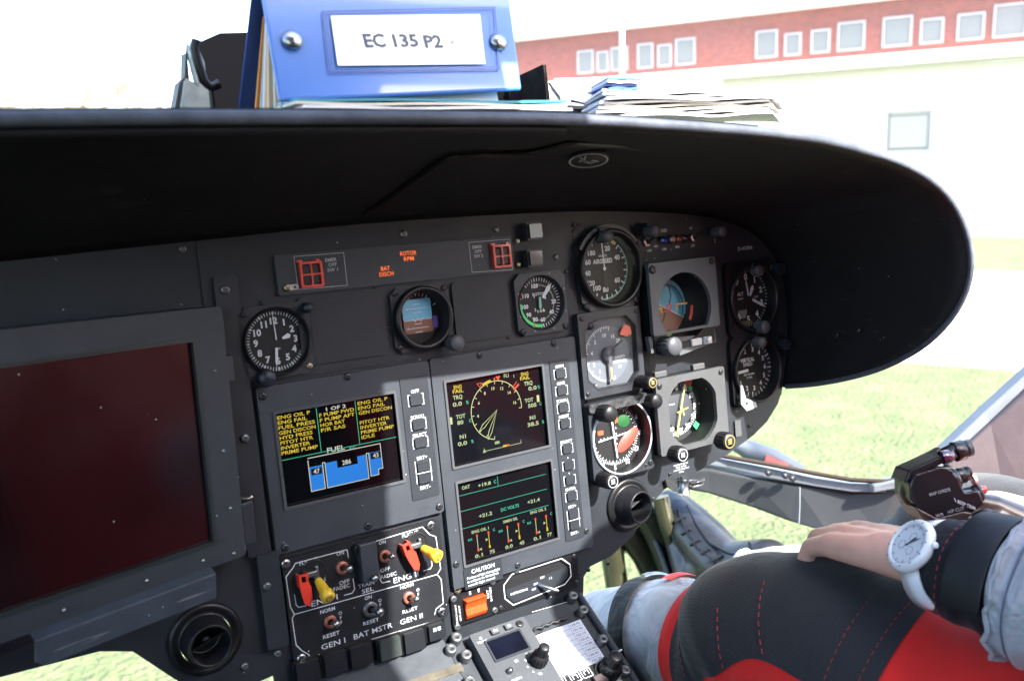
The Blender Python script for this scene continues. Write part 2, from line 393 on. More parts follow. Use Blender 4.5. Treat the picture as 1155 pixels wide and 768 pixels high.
# ================================================================ GAUGES
def gauge_body(t, R0, depth_dial, flange, hring, rin, mflange=None, mring=None, fz=4, chamf=7):
    f = flange/2
    MB().prism(cham(-f, f, -f, f, chamf), .3, fz, [circ(0,0,rin+.5,48)]).build('flange', mflange or M_BEZ, t, bevel=.0007)
    b = MB(); b.lathe([(R0, fz-.5), (R0, hring-1.2), (R0-1.2, hring), (rin+1.2, hring), (rin, hring-1.2), (rin-.6, -depth_dial)], 56)
    b.build('bezel', mring or M_BLACK, t)
def glass(t, r, z):
    b = MB(); b.disc(r, z, 48); b.build('cover_glass', M_GLS, t)
def face(t, r, z, m=None):
    b = MB(); b.disc(r, z, 56); return b.build('dial', m or M_DIAL, t)
def nums(b, items, r, h, z):
    for s, a in items:
        q = R(90-a); b.text(s, r*math.cos(q), r*math.sin(q), h*1.18, z, off=.035)

# clock
t = pt('clock', 'round black analogue cockpit clock with white numerals beside the map display', 'clock', -243.3, 31.8, 2)
gauge_body(t, 30, 1, 64, 9, 27.5); face(t, 27.8, -.8)
b = MB()
for i in range(60): b.dial(26.4, i*6, .75 if i % 5 else 1.2, 23.2, 0)
nums(b, [(str(i), i*30) for i in range(1, 13)], 17.8, 4.6, 0)
for i in range(12): q = R(90-i*30); b.text(str(i*5 or 60), 24.8*math.cos(q), 24.8*math.sin(q), 1.8, .05)
b.text('UTC', 1, -7, 1.6, 0)
b.build('markings', M_WHITE, t)
b = MB()
def hand(b, a, r0, r1, w0_, w1_, z):
    q = R(90-a); d = Vector((math.cos(q), math.sin(q))); n = Vector((-d.y, d.x))
    m = d*(r0+(r1-r0)*.75)
    p = [d*r0+n*w0_, d*r0-n*w0_, m-n*w1_, d*r1, m+n*w1_]; b.add([(x.x, x.y, z) for x in p], [(0,1,2,3,4)])
hand(b, 74, 6, 14, .9, 2.3, 1); b.build('hour_hand', M_WHITE, t)
b = MB(); hand(b, 186, 6, 22.5, 1.1, 1.2, 1.5); b.build('minute_hand', M_WHITE, t)
b = MB(); hand(b, 358, 1, 26, .5, .4, 2); b.build('second_hand', M_WHITE, t)
knob(t, -15, -30, 2, 7.5, 13, M_KNOBB); knob(t, 28, 26, 4, 4.5, 12, M_KNOBB)
for sx, sy, m in ((-26,26,M_SCREWB),(26,-26,M_BRASS)): screw(t, sx, sy, 4, 3, m)
glass(t, 27, 6)

# standby horizon
def horizon_face(t, r, tilt, z, small=True):
    sky_ = mat('horizon_sky', (.10,.34,.50), .5); gnd = mat('horizon_ground', (.17,.06,.035), .55)
    n = 40; b = MB(); T = Matrix.Rotation(tilt, 4, 'Z')
    off = r*.02
    for k, (a0, a1, mi) in enumerate(((0, PI, 0), (PI, 2*PI, 1))):
        b.mi = mi; b.add([(r*math.cos(a0+(a1-a0)*i/n), r*math.sin(a0+(a1-a0)*i/n), z) for i in range(n+1)], [tuple(range(n+1))], T)
    return b.build('attitude_ball', [sky_, gnd], t), T
t = pt('attitude_indicator', 'small round standby horizon with blue and brown ball between the two blank plates', 'attitude indicator', -101.5, 35.5, 2)
gauge_body(t, 30.5, 9.2, 62, 12, 25.5); face(t, 26, -9, M_DIAL)
# small moving ball: blue over brown, with lettering
b = MB(); b.mi = 0; b.prism(rrect(-15,16,-2,18,2), -8, -7); b.mi = 1; b.prism(rrect(-15,16,-15,-2.3,2), -8, -7)
b.build('attitude_ball', [mat('horizon_sky_small', (.20,.60,.80), .5), mat('horizon_ground_small', (.30,.11,.06), .55)], t)
b = MB()
for y, w_ in ((13,8),(9,22),(5,8),(-6,8),(-10,22),(-14,8)): b.line([(-w_/2+.5,y),(w_/2+.5,y)], .6, -6.8)
b.line([(-15,-2.2),(16,-2.2)], .5, -6.7); b.line([(-6,-.5),(-3,-3.5),(0,-.5),(3,-3.5),(6,-.5)], .8, -6)
b.text('10', -10.5, 9, 2.2, -6.6); b.text('10', -11, -10, 2.2, -6.6)
for a in (-45,-30,-20,-10,10,20,30,60): b.dial(24.5, a, .8, 20.5, -6)
b.add([(-2,24.5,-6),(2,24.5,-6),(0,20,-6)], [(0,2,1)])
b.build('markings', M_WHITE, t)
b = MB(); b.ring(17, 22, -7.5, 12, R(150), R(196)); b.build('warning_flag', M_REDM, t)
b = MB(); b.prism(rrect(16.5,22,-12,0,1), -8, -7.2); b.build('slip_flag', mat('violet_flag', (.10,.05,.30), .5), t)
knob(t, 22, -26, 3, 5.5, 12); knob(t, 24.5, -27, 12, 7.5, 14, M_KNOBG)
for sx, sy in ((-26,26),(26,26),(-26,-26)): screw(t, sx, sy, 4, 3, M_SCREWB)
glass(t, 25.5, 8)

# rotor tachometer
t = pt('rotor_tachometer', 'small round rotor speed gauge with bright green arc and tall white pointer', 'tachometer', 36.5, 35, 2)
gauge_body(t, 29, 1, 64, 6, 27.5, fz=5, mring=M_BEZ); face(t, 27.8, -.8)
b = MB()
for i in range(41):
    a = -70 + i*7.6; b.dial(26.5, a+180-150, .6 if i % 4 else 1, 22.5, 0)
for i in range(60): b.dial(19, i*4-20, .35, 17.5, 0)
nums(b, [('120', -12), ('110', -62), ('100', -98), ('90', -128), ('80', -158), ('60', 172), ('40', 128), ('20', 92), ('0', 45)], 18.2, 3.4, 0)
b.text('ROTOR', 0, 9, 3, .1); b.text('% RPM', 1, -9, 2.4, .1); nums(b, [('1',-40),('8',60),('2',-140),('6',150)], 9, 2.4, .1)
b.build('markings', M_WHITE, t)
b = MB(); b.ring(22.5, 25.5, .1, 30, R(178), R(275)); b.build('green_arc', M_GREEN, t)
b = MB()
for a in (-62, -75, -160): b.dial(27, a, 1, 22, .3)
b.build('red_limits', M_REDM, t)
b = MB(); hand(b, 40, 6, 24, 1.3, 2.6, 1.5); b.build('pointer', M_WHITE, t)
b = MB(); hand(b, 182, -6, 8, 1.3, 1.6, 1.8); b.build('engine_pointer', mat('pale_green', (.25,.6,.4), .5), t)
for i in range(8):
    a = R(22.5+45*i); screw(t, 30*math.cos(a)*1.03, 30*math.sin(a)*1.03, 5, 1.4, M_SCREW)
screw(t, -26, -27.5, 5, 3.6, M_SCREWB); screw(t, 27, -27.5, 5, 3.6, M_SCREWB)
glass(t, 27.3, 4)

# airspeed
t = pt('airspeed_indicator', 'large round airspeed gauge with yellow and green arc at the head of its column', 'airspeed indicator', 127.5, 62.5, 2)
f = 44
MB().prism(cham(-40, 41, -45, 38, 12), .3, 5, [circ(0,0,38,48)]).build('flange', M_BEZ, t, bevel=.001)
b = MB(); b.lathe([(43, 4), (43, 12.5), (41.5, 14), (39, 14), (37.6, 12.5), (37.2, -6)], 64); b.build('bezel', M_BLACK, t)
b = MB(); b.ring(43, 47, 10, 30, R(35), R(150)); b.ring(47, 47.5, 10, 30, R(35), R(150)); b.build('top_lip', M_BEZ, t, solid=.001)
face(t, 37.4, -5.5)
b = MB(); b.k = .00093
seq = [('20',20),('40',62),('60',128),('80',178),('100',208),('120',232),('140',262),('160',292),('180',322)]
nums(b, seq, 24.8, 4.7, -5)
for i in range(25): b.dial(36.5, 18+i*13.2, 1.9 if i % 2 == 0 else 1.3, 30.5 if i % 2 == 0 else 32.5, -5)
b.text('KNOTS', 1, 15, 3, -5, w=12); b.text('AIRSPEED', 0, 9, 5, -5, w=29, off=.035)
b.build('markings', M_WHITE, t)
b = MB(); b.k = .00093; b.ring(33, 37, -5.2, 12, R(52), R(92)); b.build('yellow_arc', M_YMARK, t)
b = MB(); b.k = .00093; b.ring(34.8, 37, -5.2, 40, R(-100), R(46)); b.build('green_arc', mat('green_pale', (.2,.5,.36), .5), t)
b = MB(); b.k = .00093; b.dial(36, -2, 1.6, 2, -2.5); b.disc(2.2, -2.4); b.build('pointer', M_WHITE, t)
b = MB(); b.k = .00093; b.dial(24, 178, 2.2, 2, -2.6); b.build('pointer_tail', M_BLACK, t)
for a in (-34,34): screw(t, a, -38, 5, 3.6, M_SCREWB)
glass(t, 37.5, 9)
def light_post(u, v, w, l, r=7, h=22):
    t = pt('post_lamp', l, 'lamp', u, v, w, 'post lamps round the flight instruments')
    b = MB(); b.box(-r*.7, r*.7, -r*.2, r*1.4, 0, h*.6); b.build('bracket', M_KNOB, t, bevel=.001)
    b = MB(); b.lathe([(r, h*.35), (r, h), (r*.85, h*1.08), (.01, h*1.08)], 24); b.build('lamp_cap', M_KNOBG, t)
light_post(*at(672,268,2).xy, 2, 'grey capped post lamp over the upper left of the airspeed gauge')
light_post(*at(725,262,2).xy, 2, 'grey capped post lamp just left of the coloured marker lights')
light_post(*at(800,263,2).xy, 2, 'dim post lamp to the right of the marker lights', 6)

# radio altimeter
t = pt('radar_altimeter', 'square radio altimeter with grey octagonal dial and red needle bug', 'altimeter', 119.5, -27.5, 2)
MB().prism(rrect(-42.5,42.5,-46.5,45.5,2), .4, 9, [cham(-35,35,-38,37,12)]).build('flange', M_BEZ, t, bevel=.0008)
b = MB(); b.line(cham(-36,36,-39,38,12.5), .9, 9.15, True); b.build('groove', M_BLACK, t)
MB().prism(cham(-35.2,35.2,-38.2,37.2,12), .5, 1.2).build('dial', M_DIALG, t)
b = MB(); b.disc(31, 1.6, 56, None, -2, -3); b.build('dial_disc', mat('dial_mid_grey', (.15,.165,.18), .55), t)
b = MB()
for i in range(46):
    a = R(80+i*4.6); r0 = 26 if i % 5 == 0 else 28
    b.line([(-2+r0*math.cos(a), -3+r0*math.sin(a)), (-2+30.5*math.cos(a), -3+30.5*math.sin(a))], .7, 1.9)
for s_, a in (('15',62),('10',95),('5',135),('4',170),('2',205),('1',235),('25',38)): b.text(s_, -2+21*math.cos(R(a)), -3+21*math.sin(R(a)), 4, 1.9)
b.text('RADIO', 15, -8, 3, 1.9, w=14); b.text('ALTITUDE', 15, -13, 3, 1.9, w=18); b.text('FT', 15, -19, 3, 1.9)
b.build('markings', M_WHITE, t)
b = MB(); b.add([(14,17,6),(22,27,6),(29,24,6),(31,16,6),(24,13,6)], [(0,4,3,2,1)]); b.build('height_bug', mat('orange_red_flag', (.75,.09,.04), .45), t, solid=.001)
b = MB(); b.dial(20, 60, 2.2, 8, 5); b.build('bug_arm', M_BLACK, t)
b = MB(); b.lathe([(8.5,1.8),(8.5,6),(.01,6.5)], 24, Matrix.Translation((-2,-3,0))); b.build('hub', M_KNOBG, t)
b = MB(); b.line([(-2,-3),(-2,-33)], 4.5, 6.8); b.build('pointer', M_KNOBG, t)
b = MB(); b.line([(-2,-17),(-2,-30)], 2.2, 7.1); b.build('pointer_tip', mat('lume_orange', (.8,.45,.15), .5), t)
b = MB(); b.line([(-33.8,0),(-32.2,0)], 8, 2.1); b.build('yellow_arc', M_YMARK, t)
for sx in (-37.5,37.5):
    for sy in (-41,40): screw(t, sx, sy, 9, 2.6, M_SCREWB)
knob(t, -26, 31, 2, 4, 8, M_KNOB, 'test_button'); knob(t, -24, -35, 2, 3.2, 6, M_KNOBG, 'test_button')
knob(t, 33, -38, 9, 7, 24, M_KNOB, face=M_YDIM)
b = MB(); b.prism(cham(-34.8,34.8,-37.8,36.8,12), 7.5, 7.7); b.build('cover_glass', M_GLS, t)

# course deviation indicator
t = pt('course_indicator', 'round course deviation indicator with white ring, crossed white bars and red flags', 'course indicator', 122, -122.5, 2)
MB().prism(rrect(-43,43,-43.5,43,5), .4, 10, [circ(0,0,40.6,56)]).build('flange', M_BEZ, t, bevel=.001)
MB().prism(rrect(-43,38,33,42.5,3), 10.2, 13).build('scuffed_cover', mat('scuffed_black', (.05,.05,.05), .45, noise=.9, nscale=170, bump=.9, bscale=300), t, bevel=.0005)
b = MB(); b.lathe([(41.6,9.5),(41.6,12),(41,12.6),(40.3,12.6),(39.6,12)], 64); b.build('white_ring', mat('ring_white', (.85,.86,.85), .4), t)
b = MB(); b.lathe([(39.4,12),(38.6,-4)], 64); b.build('bezel', M_BLACK, t)
face(t, 38.8, -3.5)
b = MB()
for i in range(72):
    r0 = 28 if i % 2 == 0 else 30; b.dial(33, i*5+1, .9, r0, -3)
nums(b, [('N',5),('3',35),('6',65),('E',95),('12',125),('15',155),('S',185),('21',215),('24',245),('W',275),('30',305),('33',335)], 35.8, 4, -3)
for i in range(5): b.disc(.9, -2.8, 10, None, -20+i*5, -1); b.disc(.9, -2.8, 10, None, 2, 14-i*6)
b.add([(0,27.5,-2),(-2.5,22,-2),(2.5,22,-2)], [(0,1,2)])
b.build('markings', M_WHITE, t)
b = MB(); b.line([(-25,-2.5),(20,1)], 1.5, -.5); b.build('glideslope_bar', M_WHITE, t)
b = MB(); b.line([(-5,26),(-1,-25)], 1.7, 0); b.build('course_bar', M_WHITE, t)
b = MB(); b.lathe([(.01,1.6),(.6,1.2),(1,0)], 32, Matrix.Translation((17,-8,-2.2)) @ Matrix.Rotation(R(35),4,'Z') @ Matrix.Diagonal((18.5,7.5,1,1))); b.build('red_flag', M_REDM, t)
b = MB(); b.prism(rrect(-24,-16,4,9,1), -2.5, -2); b.prism(rrect(1,5,14,22,.5), -2.5, -2); b.build('orange_flag', mat('flag_orange', (.7,.1,.03), .5), t)
b = MB(); b.lathe([(.01,.8),(.6,.6),(1,0)], 24, Matrix.Translation((14,14,-2.9)) @ Matrix.Rotation(R(-10),4,'Z') @ Matrix.Diagonal((9,7,1,1))); b.build('green_flag', mat('flag_green', (.02,.12,.03), .5), t)
knob(t, -27, 32, 8, 9, 22, M_KNOB); knob(t, 41, 34, 10, 8, 16, M_KNOB)
knob(t, -33, -40, 6, 8.5, 24, M_KNOB, face=M_WHDIM)
screw(t, 37, -36, 10, 3.4, M_SCREWB); screw(t, 30, -38, 10, 2, M_SCREWB)
glass(t, 39.3, 11)

# attitude director
t = pt('attitude_director', 'large deep hooded attitude director with tilted blue and brown ball', 'attitude indicator', 218, 8, 0)
arch = circ(0, 0, 40, 48)
MB().prism(rrect(-50,51,-25,55,3), 20, 25, [[(x, max(y, -22)) for x, y in circ(0,2,39.5,48)]]).build('front_plate', M_HOODG, t, bevel=.001)
b = MB(); b.prism(rrect(-46,46,-44,50,4), .3, 19.8, [circ(0,2,39.8,48)]); b.build('case', M_BLACK, t)
b = MB(); b.lathe([(39.6,19.9),(37,-14.5),(.01,-14.5)], 56, Matrix.Translation((0,2,0))); b.build('tube', M_DARKM, t)
sky_ = mat('ball_sky', (.16,.52,.66), .5); gnd = mat('ball_ground', (.30,.13,.08), .55); olive = mat('ball_lower', (.34,.34,.05), .55)
b = MB(); b.k = .00092; n = 36; T = Matrix.Translation((0,2,0)) @ Matrix.Rotation(R(-27), 4, 'Z')
for a0, a1, mi in ((0,PI,0),(PI,2*PI,1)):
    b.mi = mi; b.add([(36.5*math.cos(a0+(a1-a0)*i/n), 36.5*math.sin(a0+(a1-a0)*i/n), -14) for i in range(n+1)], [tuple(range(n+1))], T)
b.build('attitude_ball', [sky_, gnd], t)
b = MB(); b.k = .00092; b.ring(29, 36.5, -12.5, 40, R(-20), R(140), Matrix.Translation((0,2,0))); b.build('roll_ring', mat('roll_blue', (.20,.62,.74), .5), t)
b = MB(); b.k = .00092; b.line([(-36,-4),(36,-4)], .1, -13); b.M = Matrix.Translation((0,2,0)) @ Matrix.Rotation(R(-27), 4, 'Z'); b.line([(-36,.2),(36,.2)], 1.2, -13); b.M = Matrix.Translation((0,2,0))
for a in (20,35,50,65,80): b.dial(35, a, 1, 31.5, -12)
b.build('markings', M_WHITE, t)
b = MB(); b.k = .00092; b.M = Matrix.Translation((0,2,0))
b.line([(-30,0),(-12,0),(-12,-6)], 2.4, -4); b.line([(32,2),(14,2),(14,-5)], 2.2, -4)
b.line([(-8,38),(-8,26)], 2.4, -8); b.add([(-13,29,-8),(-3,29,-8),(-8,24,-8)], [(0,2,1)])
b.build('aircraft_symbol', mat('symbol_amber', (.8,.38,.03), .45), t)
b = MB(); b.k = .00092; b.M = Matrix.Translation((0,2,0)); b.line([(4,30),(7,14),(3,3)], 1.6, -6); b.ring(28,29.4,-9,30,R(-30),R(100)); b.line([(-4,-6),(-8,-14),(-22,-30)], 2.2, -6); b.build('steering_bars', M_BLACK, t)
b = MB(); b.k = .00092; b.ring(2.6, 4.8, -3.5, 20, 0, 2*PI, None, 0, 2); b.build('centre_ring', mat('centre_red', (.8,.06,.05), .45), t)
b = MB(); b.k = .00092; b.M = Matrix.Translation((0,2,0)); b.ring(33.5, 38, 0, 16, R(-32), R(-2)); b.build('red_flag', mat('flag_salmon', (.8,.12,.07), .45), t)
b = MB(); b.k = .00092; b.prism([(-30,-20),(-36,-32),(-20,-37),(0,-37),(10,-34),(-6,-22),(-16,-16)], -12.8, -12.4); b.build('lower_scale', olive, t)
MB().prism([(-52,-26),(-30,-26),(-26,-30),(20,-33),(44,-26),(48,-28),(50,-44),(-8,-52),(-8,-48),(-50,-44)], 12, 18).build('lower_bracket', M_HOODG, t, bevel=.001)
knob(t, -33, -38, 18, 10.5, 22, M_KNOBG); b = MB(); b.lathe([(11,0),(11,11)], 24, Matrix.Translation((-33,-38,16))); b.build('knob_sleeve', M_KNOB, t)
knob(t, 30, -39, 18, 3, 9, M_WHITE, 'test_button'); b = MB(); b.box(8,24,-44,-36,18.2,22); b.box(26,38,-44,-36,18.2,24); b.build('lever', M_WHITE, t, bevel=.001)
screw(t, -45, 48, 25, 4.6, M_SCREWB); screw(t, 45, 50, 25, 4, M_SCREWB)
b = MB(); b.disc(39.5, 17.5, 48, None, 0, 2); b.build('cover_glass', M_GLS, t)

# HSI
t = pt('horizontal_situation_indicator', 'square pale grey compass indicator with long yellow course pointer', 'compass indicator', 217, -108, 0)
op = [(x, y) for x, y in circ(0,-1,40,56)]
op = [(max(-36, min(37, x)), max(-38, min(35, y))) for x, y in op]
MB().prism(rrect(-52.5,53,-44,43,3), 20, 25, [op]).build('front_plate', M_HSIG, t, bevel=.0012)
b = MB(); b.prism(rrect(-50,49,-46,42,4), .3, 19.8, [circ(0,-1,40.4,48)]); b.build('case', M_BLACK, t)
b = MB(); b.lathe([(40.2,19.6),(38,-4)], 56, Matrix.Translation((0,-1,0))); b.build('tube', M_DARKM, t)
b = MB(); b.disc(38.2, -3.8, 56, None, 0, -1); b.build('dial', mat('hsi_dial', (.035,.037,.037), .5), t)
b = MB(); b.lathe([(22,-3.5),(22,0),(21,.3),(.01,.3)], 40, Matrix.Translation((0,-1,0))); b.build('inner_disc', mat('hsi_inner', (.07,.075,.08), .45), t)
b = MB(); b.M = Matrix.Translation((0,-1,0))
for i in range(72): b.dial(32, i*5, 1.0, 26.5 if i % 2 == 0 else 28.5, -3)
nums(b, [('E',0),('12',30),('15',60),('S',90),('21',120),('24',150),('W',180),('30',210),('33',240),('N',270),('3',300),('6',330)], 25.2, 4.4, .6-3.5+3.2)
for i in range(8): b.line([(-30+i*3.2,7),(-28+i*3.2,7)], 1.2, .7)
for a in (45,90,135,225,315): b.dial(37.5, a, 1.2, 34.5, -3)
b.build('markings', M_WHITE, t)
b = MB(); b.M = Matrix.Translation((0,-1,0)); b.line([(-10,-30),(9,28)], 2.0, 5); b.line([(-13,-24),(-8,-30),(-6,-26)], 1.6, 5.1); b.line([(-5,-3),(12,0)], 1.4, 4); b.line([(2,5),(5,-8)], 1.4, 4); b.build('course_pointer', mat('pointer_yellow', (.8,.75,.15), .4), t)
b = MB(); b.M = Matrix.Translation((0,-1,0)); b.ring(29,38,3,8,R(58),R(70)); b.line([(15,26),(22,34)], 5, 4); b.build('red_flag', M_REDM, t)
b = MB(); b.M = Matrix.Translation((0,-1,0)); b.ring(30,37,2,8,R(-50),R(-38)); b.line([(18,24),(22,20)], 4, 2); b.prism(rrect(34,37,18,26,.5), 12, 13); b.build('green_flag', M_GREEN, t)
knob(t, -35, -43, 25, 9, 16, M_KNOB, face=M_WHDIM); knob(t, 38, -42, 25, 10, 16, M_KNOB, face=M_YDIM)
screw(t, 47, 37, 25, 3.4, M_SCREWB); screw(t, -47, 35, 25, 3.4, M_SCREWB)
for x_ in (-46, 12): b = MB(); b.box(x_,x_+18,43.2,50,12,18); b.build('mounting_lug', M_HSIG, t, bevel=.001)
b = MB(); b.disc(39.6, 18, 48, None, 0, -1); b.build('cover_glass', M_GLS, t)

# altimeter
t = pt('pressure_altimeter', 'dark round altimeter with three white hands in the shade at the far right', 'altimeter', 345.5, 7, 0)
MB().prism(rrect(-43,42,-44,46,9), .3, 6, [circ(0,0,37.5,48)]).build('flange', M_BLACK, t, bevel=.001)
b = MB(); b.lathe([(41.5,5.5),(41.5,10),(40,12),(38,12),(36.6,10),(36,-4)], 56); b.build('bezel', M_BLACK, t)
face(t, 36.4, -3.6)
b = MB()
for i in range(50): b.dial(35.3, i*7.2, .5 if i % 5 else 1, 32 if i % 5 else 30.5, -3)
nums(b, [(str(i), i*36) for i in range(10)], 26, 6, -3); b.text('ALT', -11, 6, 4, -3); b.text('100 FEET', -11, 0, 1.8, -3); b.text('1013', 16, 0, 2.6, -3)
b.build('markings', M_WHITE, t)
b = MB(); hand(b, -8, 3, 24, 1.1, 1.1, 0); b.build('thin_hand', M_WHITE, t)
b = MB(); hand(b, 28, 3, 17, 1.3, 2.8, .8); b.build('short_hand', M_WHITE, t)
b = MB(); hand(b, 117, 5, 29, 1.6, 1.6, 1.6); b.build('long_hand', M_WHITE, t)
b = MB()
for k in range(-3, 4): b.line([(-12+k*2.2,-24),(-9+k*2.2,-14)], .9, -2.9)
b.build('striped_sector', M_WHDIM, t)
b = MB(); b.box(-14,6,-32,-28,-3.4,-2.8); b.build('barometric_window', mat('olive_window', (.2,.17,.07), .5), t)
knob(t, 3, -36, 8, 7.5, 14, M_KNOBG); screw(t, 38, 34, 6, 4, M_SCREWB)
glass(t, 36.5, 8)
light_post(345, 40, 6, 'dim post lamp at the top rim of the far right altimeter', 6.5, 16)
# VSI
t = pt('vertical_speed_indicator', 'round vertical speed gauge at the lower far right with the sunlit white corner clip', 'vertical speed indicator', 343.5, -81, 0)
MB().prism(rrect(-42,42,-42,44,9), .3, 6, [circ(0,0,37.5,48)]).build('flange', M_BLACK, t, bevel=.001)
b = MB(); b.lathe([(41,5.5),(41,10),(39.5,12),(38,12),(36.6,10),(36,-4)], 56); b.build('bezel', M_BLACK, t)
face(t, 36.4, -3.6)
b = MB()
for i in range(37): b.dial(35, 96+i*-9.6+84, .8 if i % 3 else 1.3, 31 if i % 3 else 28.5, -3)
nums(b, [('0',270),('1',232),('2',202),('3',172),('4',142),('5',116),('6',90),('5',64),('4',40),('3',12),('2',-20),('1',-52)], 24.5, 4.6, -3)
b.text('VERTICAL', -5, 12, 4.4, -3, w=24, off=.035); b.text('SPEED', -5, 6.5, 4, -3, w=16); b.text('FEET PER MIN', -4, -6, 2.2, -3, w=18); b.text('X 1000', -4, -10, 2.2, -3)
b.build('markings', M_WHITE, t)
b = MB(); hand(b, 268, 8, 31, 1.7, 1.7, 0); b.build('pointer', M_WHITE, t)
MB().prism([(-37,-14),(-34,-14),(-30,-30),(-14,-38),(-12,-44),(-30,-46),(-39,-36)], 12.2, 14, [circ(-29,-37,2,14)]).build('corner_clip', mat('clip_pale', (.5,.5,.48), .45), t, bevel=.0005)
light_post(338, -46, 6, 'pale post lamp on the top rim of the vertical speed gauge', 6.5, 18)
glass(t, 36.5, 8)
for v, l in ((46,'dark blue-grey corner knob beside the altimeter in deep shade'),(-48,'dark blue-grey corner knob between the two far right gauges')):
    t = pt('corner_knob', l, 'knob', 391, v-8, 0, 'dark corner knobs at the far right'); MB().lathe([(8,0),(8,14),(7,16),(.01,16)], 6, None, False).build('knob_body', M_KNOBB, t); MB().lathe([(9.5,0),(9.5,3),(.01,3)], 24).build('washer', M_BLACK, t)

# marker light strip
t = pt('marker_light_panel', 'narrow panel with blue, red and amber marker lights and small toggles', 'marker panel', 234, 90, .5)
MB().prism(rrect(-60,64,-15,15,3), 0, 3).build('strip', M_PANEL, t, bevel=.0006)
b = MB(); b.text('MARKER', -23, 8, 3.6, 3.2, w=15); b.text('OM', -22, -13, 2.8, 3.2); b.text('MM', -2, -12, 2.8, 3.2); b.text('LO', 22, -12, 3.2, 3.2); b.text('HI', 21, 8, 3, 3.2); b.text('OFF', -44, -13, 2.6, 3.2); b.text('TEST', -34, -9, 2, 3.2)
b.line([(58,-12),(58,8)], .6, 3.2); b.build('lettering', M_WHITE, t)
for x, c in ((-24.5,(.01,.04,.45)),(-12,(.45,.22,.2)),(-2,(.4,.03,.02)),(8,(.03,.03,.03))):
    b = MB(); b.lathe([(5,0),(5,4.5),(4,5.5)], 20); b.mi = 1; b.lathe([(4,5.5),(3,7.2),(.01,7.8)], 20)
    o = b.build('marker_light', [M_SCREW, mat('lens', c, .15, coat=.6)], t); o.location = (x/1000, -.003, .003)
for x in (-48, 23):
    b = MB(); b.lathe([(5.5,0),(5.5,3),(3,3.5)], 6, None, False); b.tube([(0,0,3),(1,5,14)], [1.3,2], 10); o = b.build('toggle', M_STEEL, t); o.location = (x/1000, -.003, .003)

# ================================================================ CENTRE DISPLAYS
def softkeys(t, keys, strip, z):
    pass
def key(t, x, y, w_, h_, z):
    MB().prism(rrect(-w_/2,w_/2,-h_/2,h_/2,1), 0, 2.2).build('key', M_STRIPP, t, bevel=.0006, loc=(x/1000, y/1000, z/1000))
# caution display
t = pt('caution_display', 'rectangular caution and fuel screen with yellow warning list and blue tank drawing', 'display', -183, -80, .4)
X0, Y0 = -183, -80
MB().prism(rrect(-84,83,-75,74,3), 0, 6, [rrect(-71.5,44.5,-36.5,50,1.5)]).build('case', M_PLATE, t, bevel=.0012)
MB().prism(rrect(-72.5,45.5,-37.5,51,1.5), 6.02, 7.6, [rrect(-69.9,43,-34.9,48.6,1)]).build('screen_frame', mat('frame_edge', (.10,.10,.10), .35), t, bevel=.0009)
MB().box(-71.4,44.4,-36.4,49.9,1.5,3).build('screen', M_SCRN, t)
MB().prism(rrect(50.5,79.5,-57,61,1.5), 6.05, 6.9).build('key_strip', M_STRIPP, t, bevel=.0004)
sx, sy = -70.3, 49.0     # screen top left in local mm; 113.8 x 84
SW, SH = 113.8, 84.2
def S(fx, fy): return (sx+fx*SW, sy-fy*SH)
b = MB()
rows1 = ['ENG OIL P','ENG FAIL','FUEL PRESS','GEN DISCON','HYD PRESS','PITOT HTR','INVERTER','PRIME PUMP']
rows3 = ['ENG OIL P','ENG FAIL','GEN DISCON','','PITOT HTR','INVERTER','PRIME PUMP','IDLE']
rows2 = ['','F PUMP FWD','F PUMP AFT','HOR BAT','P/R SAS']
def row(b, s_, fx, k, top_=.055, dy=.054):
    if s_: x, y = S(fx, top_+k*dy); b.text(s_, x, y, 3.1, 3.2, w=3.35*len(s_), al='l')
for k, s_ in enumerate(rows1): row(b, s_, .02, k)
for k, s_ in enumerate(rows2): row(b, s_, .355, k)
for k, s_ in enumerate(rows3): row(b, s_, .685, k)
b.build('caution_text', E_YEL, t)
b = MB(); x, y = S(.5,.055); b.text('1 OF 2', x, y, 3.1, 3.2, w=19); x, y = S(.46,.5); b.text('FUEL', x, y, 4.4, 3.2, w=17)
b.line([S(.22,.56),S(.22,.9),S(.335,.9),S(.335,.62),S(.355,.62),S(.355,.9),S(.71,.9),S(.71,.62),S(.73,.62),S(.73,.88),S(.80,.88),S(.80,.82),S(.84,.82),S(.84,.54),S(.22,.54)], .7, 3.3)
x, y = S(.28,.695); b.text('47', x, y, 4, 3.5); x, y = S(.535,.665); b.text('286', x, y, 4, 3.5); x, y = S(.79,.66); b.text('43', x, y, 4, 3.5)
b.build('white_symbols', E_WHT, t)
b = MB(); b.line([S(.337,.02),S(.337,.5)], .6, 3.2); b.line([S(.665,.02),S(.665,.5)], .6, 3.2); b.line([S(.01,.505),S(.99,.505)], .6, 3.25); x, y = S(.6,.515); b.text('KG', x, y-1, 3, 3.2); b.build('green_lines', E_GRN, t)
b = MB()
for q in ([S(.225,.64),S(.225,.895),S(.33,.895),S(.33,.64)], [S(.36,.63),S(.36,.895),S(.705,.895),S(.705,.63),S(.63,.63),S(.63,.71),S(.455,.71),S(.455,.63)], [S(.735,.62),S(.735,.875),S(.795,.875),S(.795,.815),S(.835,.815),S(.835,.62)]):
    b.prism(q[::-1], 3.05, 3.15)
b.build('fuel_tanks', E_BLU, t)
b = MB()
for fx, fy in ((.28,.695),(.79,.66)): x, y = S(fx, fy); b = MB(); b.box(x-5,x+5,y-3,y+3,3.2,3.3); b.build('number_box', M_BLK2, t)

